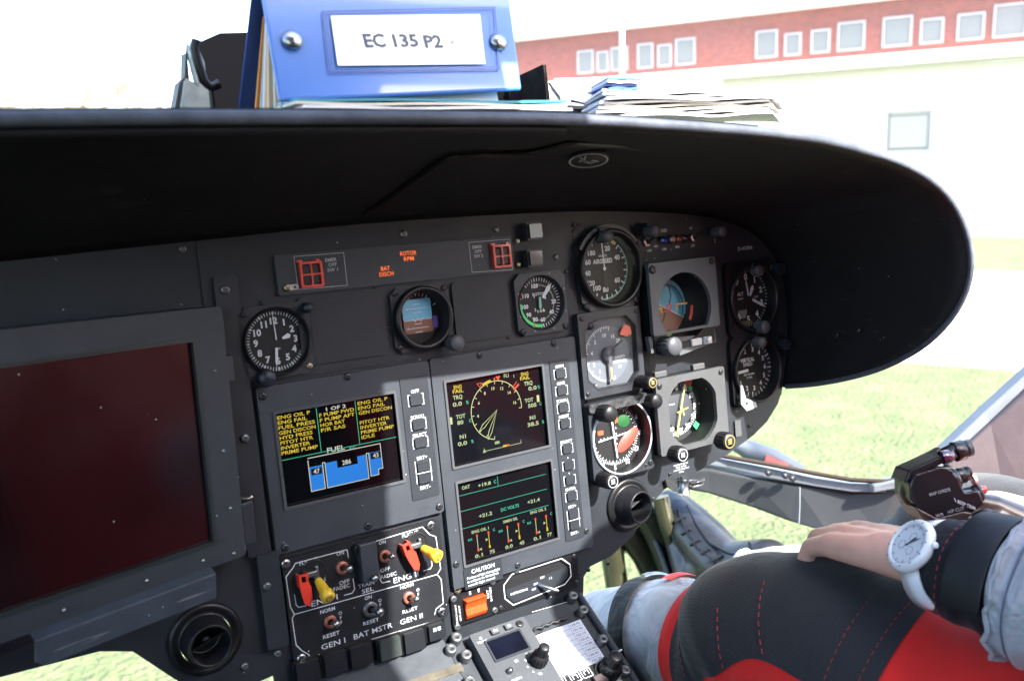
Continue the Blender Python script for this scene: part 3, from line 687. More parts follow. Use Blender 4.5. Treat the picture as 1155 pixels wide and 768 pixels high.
for nm, y, h_ in (('OFF',39,10),('SCROLL',15,9),('SELECT',-2.5,9)):
    key(t, 65, y, 13, h_, 6.95)
key(t, 65, -26, 13, 9, 6.95); key(t, 65, -37.5, 13, 9, 6.95)
b = MB(); z = 7.1
b.text('OFF', 65, 47, 3.2, z, w=8.5); b.text('SCROLL', 65, 22.3, 3.2, z, w=15); b.text('SELECT', 65, 4.7, 3.2, z, w=15); b.text('BRT+', 65, -17.5, 3.2, z, w=11); b.text('BRT-', 65, -46.5, 3.2, z, w=11)
for y0, y1 in ((33.5,44),(10,20),(-7.5,2),(-42,-20)):
    for s_ in (-1, 1): b.line([(65+s_*6,y1),(65+s_*8,y1),(65+s_*8,y0),(65+s_*6,y0)] if y0 > -40 else [(65+s_*8,y1),(65+s_*8,y0)], .7, z)
b.line([(57,-31.7),(73,-31.7)], .7, 9.3)
b.build('lettering', M_WHITE, t)
for x, y in ((-79,-2),(0,71),(78,-69),(-76,-70)): screw(t, x, y+(2 if x == -79 else 0)+ (66 if x == -79 else 0), 6, 3.6, M_SCREWB)
screw(t, 3, -70, 6, 3.6, M_SCREWB)

# engine display
t = pt('engine_display', 'tall twin screen engine display with the dial above the green lined oil page', 'display', -13.5, -111, .4)
MB().prism(rrect(-85,88,-124,106,3), 0, 6, [rrect(-72.5,43.5,-4.5,82.5,1.5), rrect(-71.5,43.5,-104.5,-18.5,1.5)]).build('case', M_PLATE, t, bevel=.0012)
for (a0,a1,b0,b1) in ((-73.3,44.3,-5.3,83.3),(-72.3,44.3,-105.3,-17.7)):
    MB().prism(rrect(a0,a1,b0,b1,1.5), 6.02, 7.6, [rrect(a0+2.4,a1-2.4,b0+2.4,b1-2.4,1)]).build('screen_frame', mat('frame_edge', (.10,.10,.10), .35), t, bevel=.0009)
    MB().box(a0+1,a1-1,b0+1,b1-1,1.5,3).build('screen', M_SCRN, t)
MB().prism(rrect(52,76.5,-110.5,84,1.5), 6.05, 6.9).build('key_strip', M_STRIPP, t, bevel=.0004)
sx, sy, SW, SH = -71.1, 81.0, 112.9, 84.5
y_, w_, g_, l_, r_ = MB(), MB(), MB(), MB(), MB()
def tx(b, s_, fx, fy, h=3, w=None, al='c'):
    x, y = S(fx, fy); h *= 1.12; b.text(s_, x, y, h, 3.2, w=w or h*.92*max(1,len(s_)), al=al, off=.03)
tx(y_, 'ENG', .13,.08,w=9); tx(y_, 'FAIL', .13,.13,w=12); tx(y_, 'ENG', .83,.07,w=9); tx(y_, 'FAIL', .83,.12,w=12)
for s_, fx, fy in (('TRQ',.12,.2),('0.0',.11,.28),('TOT',.13,.43),('80',.12,.5),('N1',.13,.67),('0.0',.12,.75),('TRQ',.86,.19),('0.0',.9,.26),('TOT',.85,.4),('505',.88,.47),('N1',.87,.62),('38.5',.87,.7)): tx(w_, s_, fx, fy, 3.4)
for fx, fy in ((.21,.28),(.22,.5),(.22,.75),(.97,.26),(.97,.47),(.98,.7)): tx(g_, '%' if fy not in (.5,.47) else 'C', fx, fy, 2.8)
x, y = S(.03,.46); l_.box(x-1.5,x+1.5,y-3.5,y+3.5,3.1,3.3); x, y = S(.95,.4); l_.box(x-1.5,x+1.5,y-3.5,y+3.5,3.1,3.3)
cx, cy = S(.50,.44)
l_.ring(29.3, 30.1, 3.2, 60, R(-5), R(258), None, cx, cy)
for i in range(15):
    a = R(-5+i*18.8); l_.line([(cx+26.5*math.cos(a),cy+26.5*math.sin(a)),(cx+30*math.cos(a),cy+30*math.sin(a))], .7, 3.2)
for s_, a in (('16',10),('14',42),('12',68),('10',95),('8',122),('6',152),('4',186)): l_.text(s_, cx+22.5*math.cos(R(a)), cy+22.5*math.sin(R(a)), 3, 3.2)
for a, r1 in ((218,29),(244,31)):
    d = Vector((math.cos(R(a)), math.sin(R(a)))); n = Vector((-d.y, d.x)); c0 = Vector((cx, cy))
    l_.line([c0, c0+d*r1*.75+n*1.9, c0+d*r1, c0+d*r1*.75-n*1.9], .7, 3.35, True)
w_.text('FLI', cx+15, cy+33, 3.6, 3.2); w_.text('1', cx+24, cy+31, 3, 3.2)
y_.ring(29, 32, 3.25, 10, R(97), R(116), None, cx, cy); r_.add([(cx+5,cy+29,3.3),(cx+2,cy+34,3.3),(cx+8,cy+34,3.3)], [(0,2,1)]); r_.line([(cx-20,cy+30),(cx-14,cy+30),(cx-17,cy+26)], .7, 3.3, True); r_.box(cx,cx+1.5,cy+29,cy+33,3.2,3.3); r_.line([(cx+20,cy+19),(cx+27,cy+25)], .9, 3.3); r_.line([(cx+22,cy+17),(cx+29,cy+22)], 2.2, 3.3)
w_.line([S(.33,.86),S(.33,.9),S(.72,.9),S(.72,.86)], .6, 3.2); tx(w_, 'MM', .47,.83,2.6); x, y = S(.56,.89); y_.box(x-4,x+1,y-1,y+1,3.3,3.4); r_.box(x+1,x+4,y-1,y+1,3.3,3.4); x, y = S(.33,.88); w_.add([(x-1.8,y-3,3.4),(x+1.8,y-3,3.4),(x,y+1,3.4)], [(0,1,2)])
# second screen
sx, sy, SW, SH = -70.1, -19.8, 112.3, 83.5
tx(w_, 'OAT', .1,.08,3); tx(w_, '+19.8', .29,.1,2.9); tx(g_, 'C', .4,.1,2.9)
for fy in (.18,.37,.58): g_.line([S(.01,fy-.015),S(.95,fy-.015)], .6, 3.2)
g_.line([S(.43,.04),S(.43,.16)], .6, 3.2)
tx(w_, '+21.2', .27,.47,3); tx(g_, 'DC VOLTS', .53,.465,2.9,w=22); tx(w_, '+21.4', .79,.46,3)
tx(w_, 'ENG OIL 1', .2,.64,2.5,w=20); tx(w_, 'XMSN OIL', .52,.62,2.5,w=18); tx(w_, 'ENG OIL 2', .83,.6,2.5,w=20)
for i, fx in enumerate((.16,.48,.79)):
    for j, dx in enumerate((0,.12)):
        x, y = S(fx+dx, .78); (y_ if j else w_).line([(x,y+8),(x,y-9)], .8, 3.2)
        r_.box(x-1,x+1,y+(5 if j else 6),y+8.5,3.25,3.35); (y_ if j else r_).box(x-1,x+1,y-9,y-(5 if i else 6),3.25,3.35)
        w_.add([(x-4,y-1,3.4),(x-4,y+2,3.4),(x-1,y+.5,3.4)], [(0,2,1)]) if j else w_.add([(x+4,y-9,3.4),(x+4,y-6,3.4),(x+1,y-7.5,3.4)], [(0,1,2)])
    tx(g_, 'BAR', fx-.07,.72,2,w=5); tx(g_, 'C', fx+.18,.68,2.4)
    tx(w_, ('0.1','0.0','0.1')[i], fx,.94,3); tx(w_, ('75','45','77')[i], fx+.14,.94,3)
y_.build('yellow_symbols', E_YEL, t); w_.build('white_symbols', E_LIME, t); g_.build('green_symbols', E_GRN, t); l_.build('dial_scale', emis('dial_lime', (.75,.8,.35), .85), t); r_.build('red_symbols', E_RED, t)
z = 7.1; b = MB()
for i, (nm, y) in enumerate((('OFF1',69.5),('OFF2',51.5),('SCROLL',33),('RESET',16),('SELECT',-11),('A',-29),('V',-45),('ENTER',-62.5))):
    key(t, 64, y, 12, 9, 6.95)
    if len(nm) > 1: b.text(nm, 64, y+7.6, 2.9, z, w=len(nm)*2.6)
    else: b.text('^' if nm == 'A' else 'v', 64, y+7.4, 2.6, z)
    for s_ in (-1, 1): b.line([(64+s_*5.5,y+4.5),(64+s_*7.5,y+4.5),(64+s_*7.5,y-5),(64+s_*5.5,y-5)], .7, z)
key(t, 64, -82, 12, 9, 6.95); key(t, 64, -94, 12, 9, 6.95); b.text('BRT+', 64, -74, 2.9, z, w=10); b.text('BRT-', 64, -103, 2.9, z, w=10)
for s_ in (-1, 1): b.line([(64+s_*7.5,-77.5),(64+s_*7.5,-98)], .7, z)
b.line([(56.5,-88),(71.5,-88)], .7, 9.3)
b.build('lettering', M_WHITE, t)
for x, y in ((-80,-99),(-30,102),(60,102),(-10,-119),(80,-105)): screw(t, x, y, 6, 3.4, M_SCREWB)

# ================================================================ ENGINE SWITCH PANEL
EX, EY = -184, -210
t = pt('engine_switch_panel', 'black engine start panel with white lettering, yellow levers and red guards', 'switch panel', EX, EY, .4)
def e(px, py): a = at(px, py, 5); return a.x-EX, a.y-EY
MB().prism(rrect(-79,78,-50,49,5), 0, 4.6).build('plate', mat('engraved_black', (.020,.021,.023), .4, noise=.2, nscale=30, bump=.3, speck=.05), t, bevel=.0008)
b = MB(); z = 4.75
def et(s_, px, py, h=3.4, w=None, ang=0): x, y = e(px, py); b.text(s_, x, y, h, z, w=w, ang=ang, off=.004)
for s_, x, y, h, w in (('FLIGHT',348,632.6,3.6,17),('ON',383.7,623.6,3.4,7),('OFF',388.4,655.9,3.4,10),('FADEC',385.4,662,3.4,16),('ENG I',366,676.6,5,25),
    ('ON',431,611.3,3.4,7),('OFF',434.4,642,3.4,10),('FADEC',438.5,648.5,3.4,16),('FLIGHT',462.7,602,3.6,17),('ENG II',458,650.5,5,26),('NORM',369.5,687.7,3.4,14),
    ('RESET',373.7,715.5,3.4,16),('GEN I',376,725.5,4.8,23),('ON',415.3,673.5,3.2,7),('RESET',418.5,700.5,3.4,16),('BAT MSTR',421,711,4.8,39),('NORM',458.8,660.5,3.4,14),('RESET',462.5,687.5,3.4,16),('GEN II',464,697.5,4.8,24),('TRAIN',413,658.8,3.4,16),('SEL',414.8,665,3.8,12),
    ('ARM',419.8,616,3.2,9)):
    et(s_, x, y, h, w, PI/2 if s_ == 'ARM' else 0)
for col_, x, y in (('IDLE',365.5,643.5),('OFF',384.5,697.5),('IDLE',478.8,613.5),('OFF',472,671),('OFF',429.2,683)):
    X, Y = e(x, y)
    for k, ch in enumerate(col_): b.text(ch, X, Y+5.5-k*4.4, 3, z, off=.006)
def el(pts, closed=False, w=.75): b.line([e(*p) for p in pts], w, z, closed)
el([(391.5,619.5),(333,635),(330.5,640),(326,645.5),(322.5,650.5),(327.5,684),(332,692.5),(493,647.5)])
el([(493,647.5),(497,641),(491.5,605),(484.5,602.5),(476.5,594),(422.5,610.5)])
el([(332,692.5),(329.5,697),(334,727),(340,733),(347,737),(350.5,740),(497,698)])
el([(493,647.5),(497.5,653),(500,680),(492,686),(490,693)])
el([(391.5,620),(393,629)]); el([(398,652),(400,664),(397,668.5),(388,671)]); el([(332,670),(334,682),(337,684.5),(346,682.5)])
el([(421.5,612),(423,622)]); el([(427,641),(429,654),(431,657),(440,655)]); el([(485,625),(487.5,637),(485.5,641),(477.5,643.5)])
b.build('lettering', M_WHITE, t)
def toggle(t, px, py, tx_, ty_, big=1.0, mount=None, x=None, y=None, z0=4.7):
    if x is None: x, y = e(px, py); X, Y = e(tx_, ty_); dx, dy = X-x, Y-y
    else: dx, dy = tx_, ty_
    b = MB(); b.lathe([(6*big,0),(6*big,2.5),(5*big,3.2),(3*big,3.2),(2.6*big,2)], 28)
    o = b.build('switch_collar', mount or mat('copper_collar', (.45,.16,.10), .4, .3, noise=.3, nscale=150), t, loc=(x/1000, y/1000, z0/1000))
    b = MB(); L = 13*big; d = Vector((dx*.55, dy*.4+1.5, L)); p0 = Vector((0,0,1)); pts = [p0+(d)*k for k in (0,.35,.7,.85,1,1.1,1.14)]
    b.tube(pts, [1.4*big,1.7*big,2.2*big,3.0*big,3.3*big,2.6*big,.6*big], 16)
    b.build('toggle_lever', M_STEEL, t, loc=(x/1000, y/1000, z0/1000))
toggle(t, 385.4,639.5, 391,637.7); toggle(t, 433,626.5, 439,624); toggle(t, 372,700.4, 375,700); toggle(t, 460.5,673.5, 466,672.5)
toggle(t, 417,686.4, 424,685.5, 1.25, M_SCREW)
def englever(bx, by, tipx, tipy, up):
    x, y = e(bx, by)
    b = MB(); b.lathe([(11.5,0),(11.5,1.2),(10.5,2),(9.5,1)], 32, Matrix.Translation((x+2,y+1,4.8))); b.lathe([(9.5,5.8),(.01,5.2)], 32, Matrix.Translation((x+2,y+1,0))); b.build('lever_gate', M_DARKM, t)
    b = MB(); b.box(x-7,x+4,y-2,y+3,5.2,11); b.box(x+3,x+6,y-5,y+6,5.2,9); b.build('gate_block', M_SCREW, t, bevel=.0008)
    d = Vector((tipx, tipy, 26))
    p = [Vector((x+2,y,5))+d*k for k in (0,.28,.3,.5,.72,.78,.98,1.0)]
    b = MB(); b.tube(p[:3], 2.2, 12); b.build('lever_stem', M_SCREW, t)
    b = MB(); b.tube(p[2:]+[p[-1]+d*.001], [3.6,4.4,4.9,6.2,6.4,5.6,3.2], 24); b.build('lever_grip', M_YELL, t)
    b = MB(); dn = d.normalized(); T = Matrix.Translation(p[-1]+d*.004) @ dn.to_track_quat('Z','Y').to_matrix().to_4x4(); b.ring(2.2,3.2,.2,20,0,2*PI,T); b.build('grip_ring', M_SCREW, t)
englever(351,646, 3, -18, 0); englever(467.4,614.3, 10, -9, 1)
def guard(px, py, sc_, open_=0):
    x, y = e(px, py)
    b = MB(); T = Matrix.Translation((x, y, 5)) @ Matrix.Rotation(R(open_), 4, 'Z')
    b.M = T
    b.prism([(-4,11),(4.5,11),(4.5,3),(6.5,-2),(6,-14),(3,-19),(-1,-16),(-3,-7),(-4,1)], 8, 10, [rrect(-1.5,2.5,3.5,9,1)])
    b.box(-4,-2.6,-1,11,1,8); b.box(3.4,4.5,-1,11,1,8)
    b.build('red_guard', M_RED, t, bevel=.0007)
guard(339, 658, 1, 0); guard(457, 622, 1, 14)
x, y = e(411, 630)
b = MB(); b.box(x-8,x+9,y-19,y+18,5,17); b.build('black_guard', M_PLATE, t, bevel=.0015)
b = MB(); b.box(x-11,x+11,y+8,y+16,4.8,12); b.build('guard_hinge', M_BLACK, t, bevel=.001)
b = MB(); b.lathe([(3.4*math.sin(PI*i/10)+.01, -3.4*math.cos(PI*i/10)) for i in range(11)], 20, Matrix.Translation((x+2,y-15,19.5))); b.tube([(x+2,y-14,5),(x+2,y-15,18)],1.5,10); b.build('toggle_lever', M_STEEL, t)
for p in ((321.8,635.3),(485.5,592),(498,689.4),(339.4,742)): X, Y = e(*p); screw(t, X, Y, 4.7, 4.6, M_STEEL)
for p, m in (((393,601),M_SCREWB),((312,624),M_SCREWB),((401,598),M_SCREWB)): pass
# button row
for i, (px, py) in enumerate(((346.7,756),(377.7,746.7),(406.7,738),(439.4,730),(466.7,722),(491.4,711.4))):
    a = at(px, py, 8)
    L_ = ['square button at the left end of the row under the engine panel','second square button from the left under the gen i lettering','third square button from the left under the bat mstr lettering','fourth button under the engine panel with a grey-green face','fifth square button in the row, beside the small white marked one','small square button with two white marks at the right end of the row'][i]
    tt = pt('push_button', L_, 'button', a.x, a.y, .4, 'row of square buttons under the engine panel')
    s_ = 12 if i < 5 else 10
    MB().prism(rrect(-s_-.8,s_+.8,-s_+.5,s_-.5,1.5), 0, 7).build('housing', M_BLACK, tt, bevel=.0008)
    MB().prism(rrect(-s_+1.6,s_-1.6,-s_+2.4,s_-2.4,1), 7.05, 11).build('cap', mat('button_face', (.022,.023,.025) if i != 3 else (.07,.08,.07), .35, coat=.2, noise=.15), tt, bevel=.0012)
    if i == 5:
        b = MB(); b.box(-4,-.8,1.5,5,11.1,11.4); b.box(.8,4,1.5,5,11.1,11.4); b.build('white_marks', M_WHITE, tt)

# caution placard, rocker switch, slot panel
t = pt('caution_placard', 'small black caution placard with white print right under the engine display', 'placard', -64.5, -228, 6.6)
MB().prism(rrect(-22,22,-10.5,10.5,1), 0, .8).build('plate', M_STRIPP, t)
b = MB(); b.text('CAUTION', 0, 6.2, 4, .95, w=27)
b.text('Position of light during flight', 0, .6, 2.4, .95, w=38); b.text('is subject to limitation', -1, -3, 2.4, .95, w=36); b.text('consult flight manual', -3, -6.8, 2.4, .95, w=31)
b.build('print', M_WHITE, t)
t = pt('rocker_switch', 'bright orange rocker switch in its dark plate below the caution placard', 'switch', -76, -258, .4)
MB().prism(rrect(-26,26,-16,16,2), 0, 3, [rrect(-13,13,-13,10,1)]).build('plate', M_BLACK, t, bevel=.0006)
b = MB(); pr = [(-11.5,0),(-11.5,4),(-7,7.5),(0,6),(5,7.5),(8.5,11),(9,0)]
b.add([(-12,y,z) for y, z in pr]+[(12,y,z) for y, z in pr], [tuple(range(7))[::1], tuple(range(13,6,-1))]+[(i,i+7,(i+1)%7+7,(i+1)%7) for i in range(7)])
b.build('rocker', M_ORANGE, t, bevel=.0008)
b = MB(); b.text('SEARCH LIGHT', -21.5, -3, 1.8, 3.15, w=20, ang=PI/2); b.text('LDG LIGHT', -17.5, -3, 1.8, 3.15, w=16, ang=PI/2); b.text('BATTERY', 19.5, 6, 2.2, 3.15, w=15, ang=PI/2); b.text('EXT', 16, 7, 2.2, 3.15, w=9, ang=PI/2); b.box(-5,-3,12,15.5,3.1,3.3); b.box(5,7,12,15.5,3.1,3.3); b.build('lettering', M_WHITE, t)
for x, y in ((-23,13),(-22,-16),(23,18),(22,-12)): screw(t, x, y, 3, 3.4, M_SCREW)
screw(pn, -92, -238, .4, 4.4, M_BRASS)
t = pt('floodlight_lever_panel', 'small black octagonal switch recess outlined in white with a metal lever', 'switch panel', 2, -255, .4)
oc = [(-42,7),(-31,15.8),(32,15.8),(42,6.5),(42,-6.5),(33,-13),(-33,-16.5),(-42,-7)]
MB().prism(rrect(-52,52,-20,20,2), 0, 2, [[(x*.94, y*.9) for x, y in oc]]).build('plate', M_BLACK, t, bevel=.0005)
MB().prism([(x*.94, y*.9) for x, y in oc], .1, .5).build('recess', M_DARKM, t)
MB().prism([(-39,1),(-39,-6),(-31,-14.6),(31,-11.6),(39,-5),(39,4),(20,4)], .6, 1.3).build('lower_face', M_STRIPP, t)
b = MB(); b.line(oc, 1.1, 2.15, True); b.text('INSTR/CONS', -24, -5, 2.4, 1.5, w=21); b.text('BRT', 6, 2, 2.2, 1.5)
b.text('DIM', -3, -2.5, 2, 1.5, w=5); b.text('OFF', -6, -7.5, 2.2, 1.5); b.text('1 2', 16, -1.5, 2.2, 1.5); b.build('outline_and_lettering', M_WHITE, t)
b = MB(); b.tube([(0,-4,1),(6,-7,9),(14,-11,14),(16,-12,15)], [2.4,2,1.8,1.2], 12); b.build('lever', M_STEEL, t)
for x, y in ((-48,-15),(48,14),(-48,15),(48,-15)): screw(t, x, y, 2, 2.6, M_SCREWB)
screw(t, -25, 19, 2, 4, M_SCREW)

# air vents
def vent(u, v, r, l, ax, ay, rg, L):
    t = pt('air_vent', l, 'air vent', u, v, .3)
    T = Matrix.Translation((0,0,0)) @ Matrix.Rotation(ax, 4, 'X') @ Matrix.Rotation(ay, 4, 'Y')
    b = MB(); b.lathe([(r,0),(r,2),(r-2,3.4),(r-5,3.6),(r-6.5,1.5),(rg+2.5,3)], 56); b.build('flange', M_BLACK, t)
    b = MB(); b.lathe([(rg+2,-12),(rg+2,2),(rg,8),(rg-1,L*.55),(rg-1,L),(rg-2,L+1.4),(rg-3.6,L),(rg-4,-14)], 56, T); b.build('nozzle', M_KNOB, t)
    b = MB(); b.disc(rg-4, -10, 40, T); b.build('back_plate', M_DARKM, t)
    b = MB(); b.box(-rg+4.2,rg-4.2,-.7,.7,-6,9,T @ Matrix.Rotation(.3,4,'Z')); b.build('flap', M_SCREW if r < 30.5 else M_BLACK, t); b = MB(); b.lathe([(3.5,-9),(3.5,4),(2.6,5),(.01,5)], 16, T); b.build('flap_hub', M_KNOB, t)
vent(131,-203,30,'black air vent nozzle low on the right of the panel', .0, .12, 19, 20)
vent(-334,-212,31,'black air vent nozzle in the shade below the map display tray', 0, .0, 19, 20)

# ================================================================ MAP DISPLAY (stands off the panel, turned to the right seat)
H = Vector((.9409,-.0096,-.3385)).normalized(); Vv = Vector((.0015,.99947,.0326)); Vv = (Vv - H*H.dot(Vv)).normalized(); Nn = H.cross(Vv)
MM = Matrix((H, Vv, Nn)).transposed().to_4x4()
t = thing('map_display', 'large dark grey moving map screen on the left, switched off with a dim red reflection', 'display', PANEL @ Matrix.Translation((-.2967,-.035,.035)) @ MM)
MB().prism(rrect(-300,0,-105,103,4), -28, 0, [rrect(-272,-29,-85,78,2)]).build('case', M_MFD, t, bevel=.0018)
MB().prism(rrect(-275,-26.5,-87.5,80.5,2), -.4, 1.2, [rrect(-271.5,-29.5,-84.5,77.5,1)]).build('screen_frame', mat('screen_edge', (.03,.045,.04), .3), t, bevel=.0008)
b = MB(); b.box(-271.8,-29.2,-84.8,77.8,-6,-3)
m_dead = mat('dead_screen', (.016,.006,.007), .2, noise=.4, nscale=9, rvar=.07, speck=.05, coat=.45, spec=.5)  # dark red base stands in for the red suit's reflection
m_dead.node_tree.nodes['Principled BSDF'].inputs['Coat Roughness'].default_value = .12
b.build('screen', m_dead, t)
for x, y in ((-12,52),(-12,-14),(-11,-62),(-40,-97),(-88,-97),(-150,-97),(-205,-97),(-12,-100)):
    b = MB(); b.lathe([(1.7,0),(1.5,.7),(.01,1)], 12); b.build('rivet', M_STEEL, t, loc=(x/1000, y/1000, 0.0005))
for q_ in ((.3,9,40,62,-16,-4),(.3,12,-98,-62,-18,-1)): b = MB(); b.box(*q_); b.build('hinge_block', M_BEZ, t, bevel=.0012)
b = MB(); b.box(0.3,8,62,100,-22,-10); b.build('hinge_pin', M_BLACK, t, bevel=.001)
b = MB(); b.tube([(6,-60,-10),(12,-61,-6),(15,-60,-6)], 1.6, 8); b.tube([(3,-99,-8),(3,-103,-8)], 3, 10); b.build('hinge_wire', M_STEEL, t)
# tray
t = thing('display_tray', 'scratched folded metal tray hanging under the map display', 'tray', PANEL @ Matrix.Translation((-.2967,-.035,.035)) @ MM @ Matrix.Translation((-.033, -.106, -.002)))
b = MB(); prof = [(2,-24),(2,0),(-3,8),(-23,5)]
vs = []; xs = [-1, -130, -136, -141]
for j, x in enumerate(xs):
    for k, (y, z) in enumerate(prof):
        yy = y if k < 3 else y + (0, 0, 1, 5)[j]
        vs.append((x, yy, z))
fs = [(j*4+k, j*4+k+1, (j+1)*4+k+1, (j+1)*4+k) for j in range(3) for k in range(3)]
b.add(vs, fs); b.build('folded_sheet', M_TRAY, t, solid=.0018, bevel=.0006)
b = MB(); b.add([(-141,2,-24),(-141,2,0),(-141,-3,8),(-300,-3,8),(-300,2,0),(-300,2,-24)], [(0,1,4,5),(1,2,3,4)]); b.prism([(-300,-3),(-141,-3),(-150,-6),(-185,-9),(-200,-12),(-300,-18)], 6.4, 8); b.build('rear_lip', M_BLACK, t, solid=.0012)

# ================================================================ GLARESHIELD
t = pt('glareshield', 'wide black glareshield hood curving down at the right over the instruments', 'glareshield', -100, 130, 0)
G0 = Vector((-100,130,0))
rim = [(-760,172,258),(-600,174,259),(-445,175.6,260),(-360,176.3,260),(-256,176.2,260),(-96,175.3,260),(3,170,260),(60,167,260),(120,163,259),(165,159,257),(211,153,254),(255,144.5,251),(299,135,250),(330,124,249),(354,112,249),(372,98,250),(384,80,252),(391,62,254),(394,45,256),(395,25,255),(395,5,249),(395,-15,238),(395,-35,220),(395,-55,197),(395,-72,165),(395,-85,135),(394.5,-96,97),(394,-104,62),(394,-110,25),(394,-112,5)]
root = [(-760,116,0)] + [(-640,118,0),(-443,120,0),(-369,123,0),(-285,126,0),(-174,130,0),(-64,131,0),(30,130,0),(84,129,0),(160,125,0),(234,119,0),(300,110,0),(345,95,0),(380,75,0),(402,48,0),(413,14,0),(414,-28,0),(408,-70,0),(396,-112,0)]
def resample(pts, n, key=None):
    pts = [Vector(p) for p in pts]; d = [0]
    for a, b_ in zip(pts, pts[1:]): d.append(d[-1]+(b_-a).length)
    out = []; k = 0
    for i in range(n):
        s_ = d[-1]*i/(n-1)
        while k < len(d)-2 and d[k+1] < s_: k += 1
        f = (s_-d[k])/max(1e-9, d[k+1]-d[k]); out.append(pts[k].lerp(pts[k+1], f))
    return out
# split both curves at the corner so that the top maps to the top and the cheek to the cheek
NA, NB = 60, 34
ia, ib = 14, 12
A = resample(rim[:ia+1], NA) + resample(rim[ia:], NB)[1:]
B = resample(root[:ib+1], NA) + resample(root[ib:], NB)[1:]
def smooth1(p, it=3):
    for _ in range(it): p = [p[0]] + [(p[i-1]+p[i]*2+p[i+1])/4 for i in range(1, len(p)-1)] + [p[-1]]
    return p
A = smooth1(A, 4); B = smooth1(B, 3)
rows = 14; n = len(A); b = MB(); b.smooth = True; vs = []
for j in range(rows+1):
    f = j/rows
    for i in range(n):
        p = B[i].lerp(A[i], f); bul = math.sin(PI*f)*(10 if i < NA else 6*min(1, (n-1-i)/20)); 
        out_ = Vector((0,1,0)) if i < NA-12 else (Vector((.7,.7,0)) if i < NA+4 else Vector((1,0,0)))
        if i < NA-12: bul -= 0
        vs.append(p + out_*bul - G0)
fs = [(j*n+i, j*n+i+1, (j+1)*n+i+1, (j+1)*n+i) for j in range(rows) for i in range(n-1)]
b.add(vs, fs, smooth=True); o = b.build('shell', M_HOOD, t)
sm = o.modifiers.new('solid', 'SOLIDIFY'); sm.thickness = .004; sm.offset = 0
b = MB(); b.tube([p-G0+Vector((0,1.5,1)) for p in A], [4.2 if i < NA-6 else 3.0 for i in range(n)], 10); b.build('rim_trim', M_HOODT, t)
b = MB(); b.tube([p-G0+Vector((0,-4,-7)) for p in A[:NA-24]], 3.2, 10); b.build('edge_welt', M_HOOD, t)
# flat deck on top, running forward to the windscreen
deck = [p-G0+Vector((0,5,0)) for p in A[:NA-14]]
vs = deck + [Vector((p.x, p.y+12+26, -190)) for p in deck]; k = len(deck)
b = MB(); b.add(vs, [(i, i+1, k+i+1, k+i) for i in range(k-1)]); b.build('deck', M_HOOD, t, solid=.004)
# recessed seam under the hood
def hoodpt(i_f, f): 
    i = int(i_f); return None
def under(px, py):   # point on the hood underside seen at a pixel: walk down the ray until it meets the lofted sheet (v between rim and root)
    for w_ in range(250, 2, -2):
        a = at(px, py, w_); 
        vr = 130 + (172-130)*w_/260 + math.sin(PI*w_/260)*10
        if a.y >= vr - 1.5: 
            return Vector((a.x, vr-1.9, w_)) - G0
    return None
seam = [under(x, y) for x, y in ((392,252),(410,240),(440,222),(470,200),(495,182),(508,176),(530,173),(570,173),(600,171),(622,165),(640,160),(700,163),(760,172))]
seam = [p for p in seam if p is not None]
if len(seam) > 3: b = MB(); b.tube([p+Vector((0,-.8,0)) for p in resample(seam, 40)], 2.4, 8); b.build('recess_seam', M_BLACK, t)
p = under(663, 172)
if p is not None:
    b = MB(); T = Matrix.Translation(p+Vector((0,-5,0))) @ Matrix.Rotation(R(-10), 4, 'Z') @ Matrix.Rotation(R(79), 4, 'X')
    b.M = T; b.lathe([(17,0),(17,1),(16,1.4),(.01,1.4)], 40); b.mi = 1; b.ring(15,16.6,1.6,40); b.text('V NE', 0, -3, 5, 1.6); b.line([(-12,4),(-4,0),(-9,8)], 1.4, 1.6); b.box(2,9,1,3,1.5,1.7)
    b.build('oval_tag', [M_STRIPP, M_WHITE], t)
for v_, w_ in ((-38,112),(-44,82)):
    b = MB(); b.lathe([(3.2,0),(2.8,1.6),(.01,2.4)], 16, Matrix.Rotation(-PI/2, 4, 'Y')); b.build('hood_screw', M_SCREWB, t, loc=((396+6-1+100)/1000, (v_-130)/1000, w_/1000))

# ================================================================ CENTRE CONSOLE
BE = R(30)
# console frame: x across, y aft/down along its face, z out of it
P0 = P(52, -285, 0)
ex = Vector((1,0,0)); ey = -Vector((0, -math.cos(BE), -math.sin(BE))); ez = ex.cross(ey)
CM = Matrix((ex, ey, ez)).transposed().to_4x4(); CM.translation = P0; CI = CM.inverted()
def cat_(px, py, h=0):
    o_ = CI @ EYE; d = CI.to_3x3() @ ray(px, py); q = (h/1000-o_.z)/d.z; p = (o_+d*q)*1000; return Vector((p.x, p.y, h))
def ct(name, label, cat, x, y, h=0, group=None): return thing(name, label, cat, CM @ Matrix.Translation((x/1000, y/1000, h/1000)), group)
t = ct('centre_console', 'dark grey sloping centre console running down between the seats', 'console', 0, 0)
MB().box(-420, 2, -620, -3, -30, 0).build('top_face', M_PLATE, t, bevel=.001)
b = MB(); b.box(-418,-2,-600,-12,-420,-30.5); b.build('side_walls', M_PANEL, t)
b = MB(); b.tube([(-1,-2,3),(-1,-615,3)], 3.6, 10); b.build('side_rail', M_PLATE, t)
for px, py in ((646.5,671),(658,687),(680,720),(706,755)):
    a = cat_(px, py, 9); b = MB(); b.lathe([(5.4,0),(5.4,9),(4.8,10),(1.6,10),(1.4,7.5),(.01,7.5)], 24); b.box(-3.6,3.6,-.5,.5,9.6,10.3); b.build('quarter_turn_fastener', M_SCREW, t, loc=(a.x/1000, a.y/1000, 0.0002))
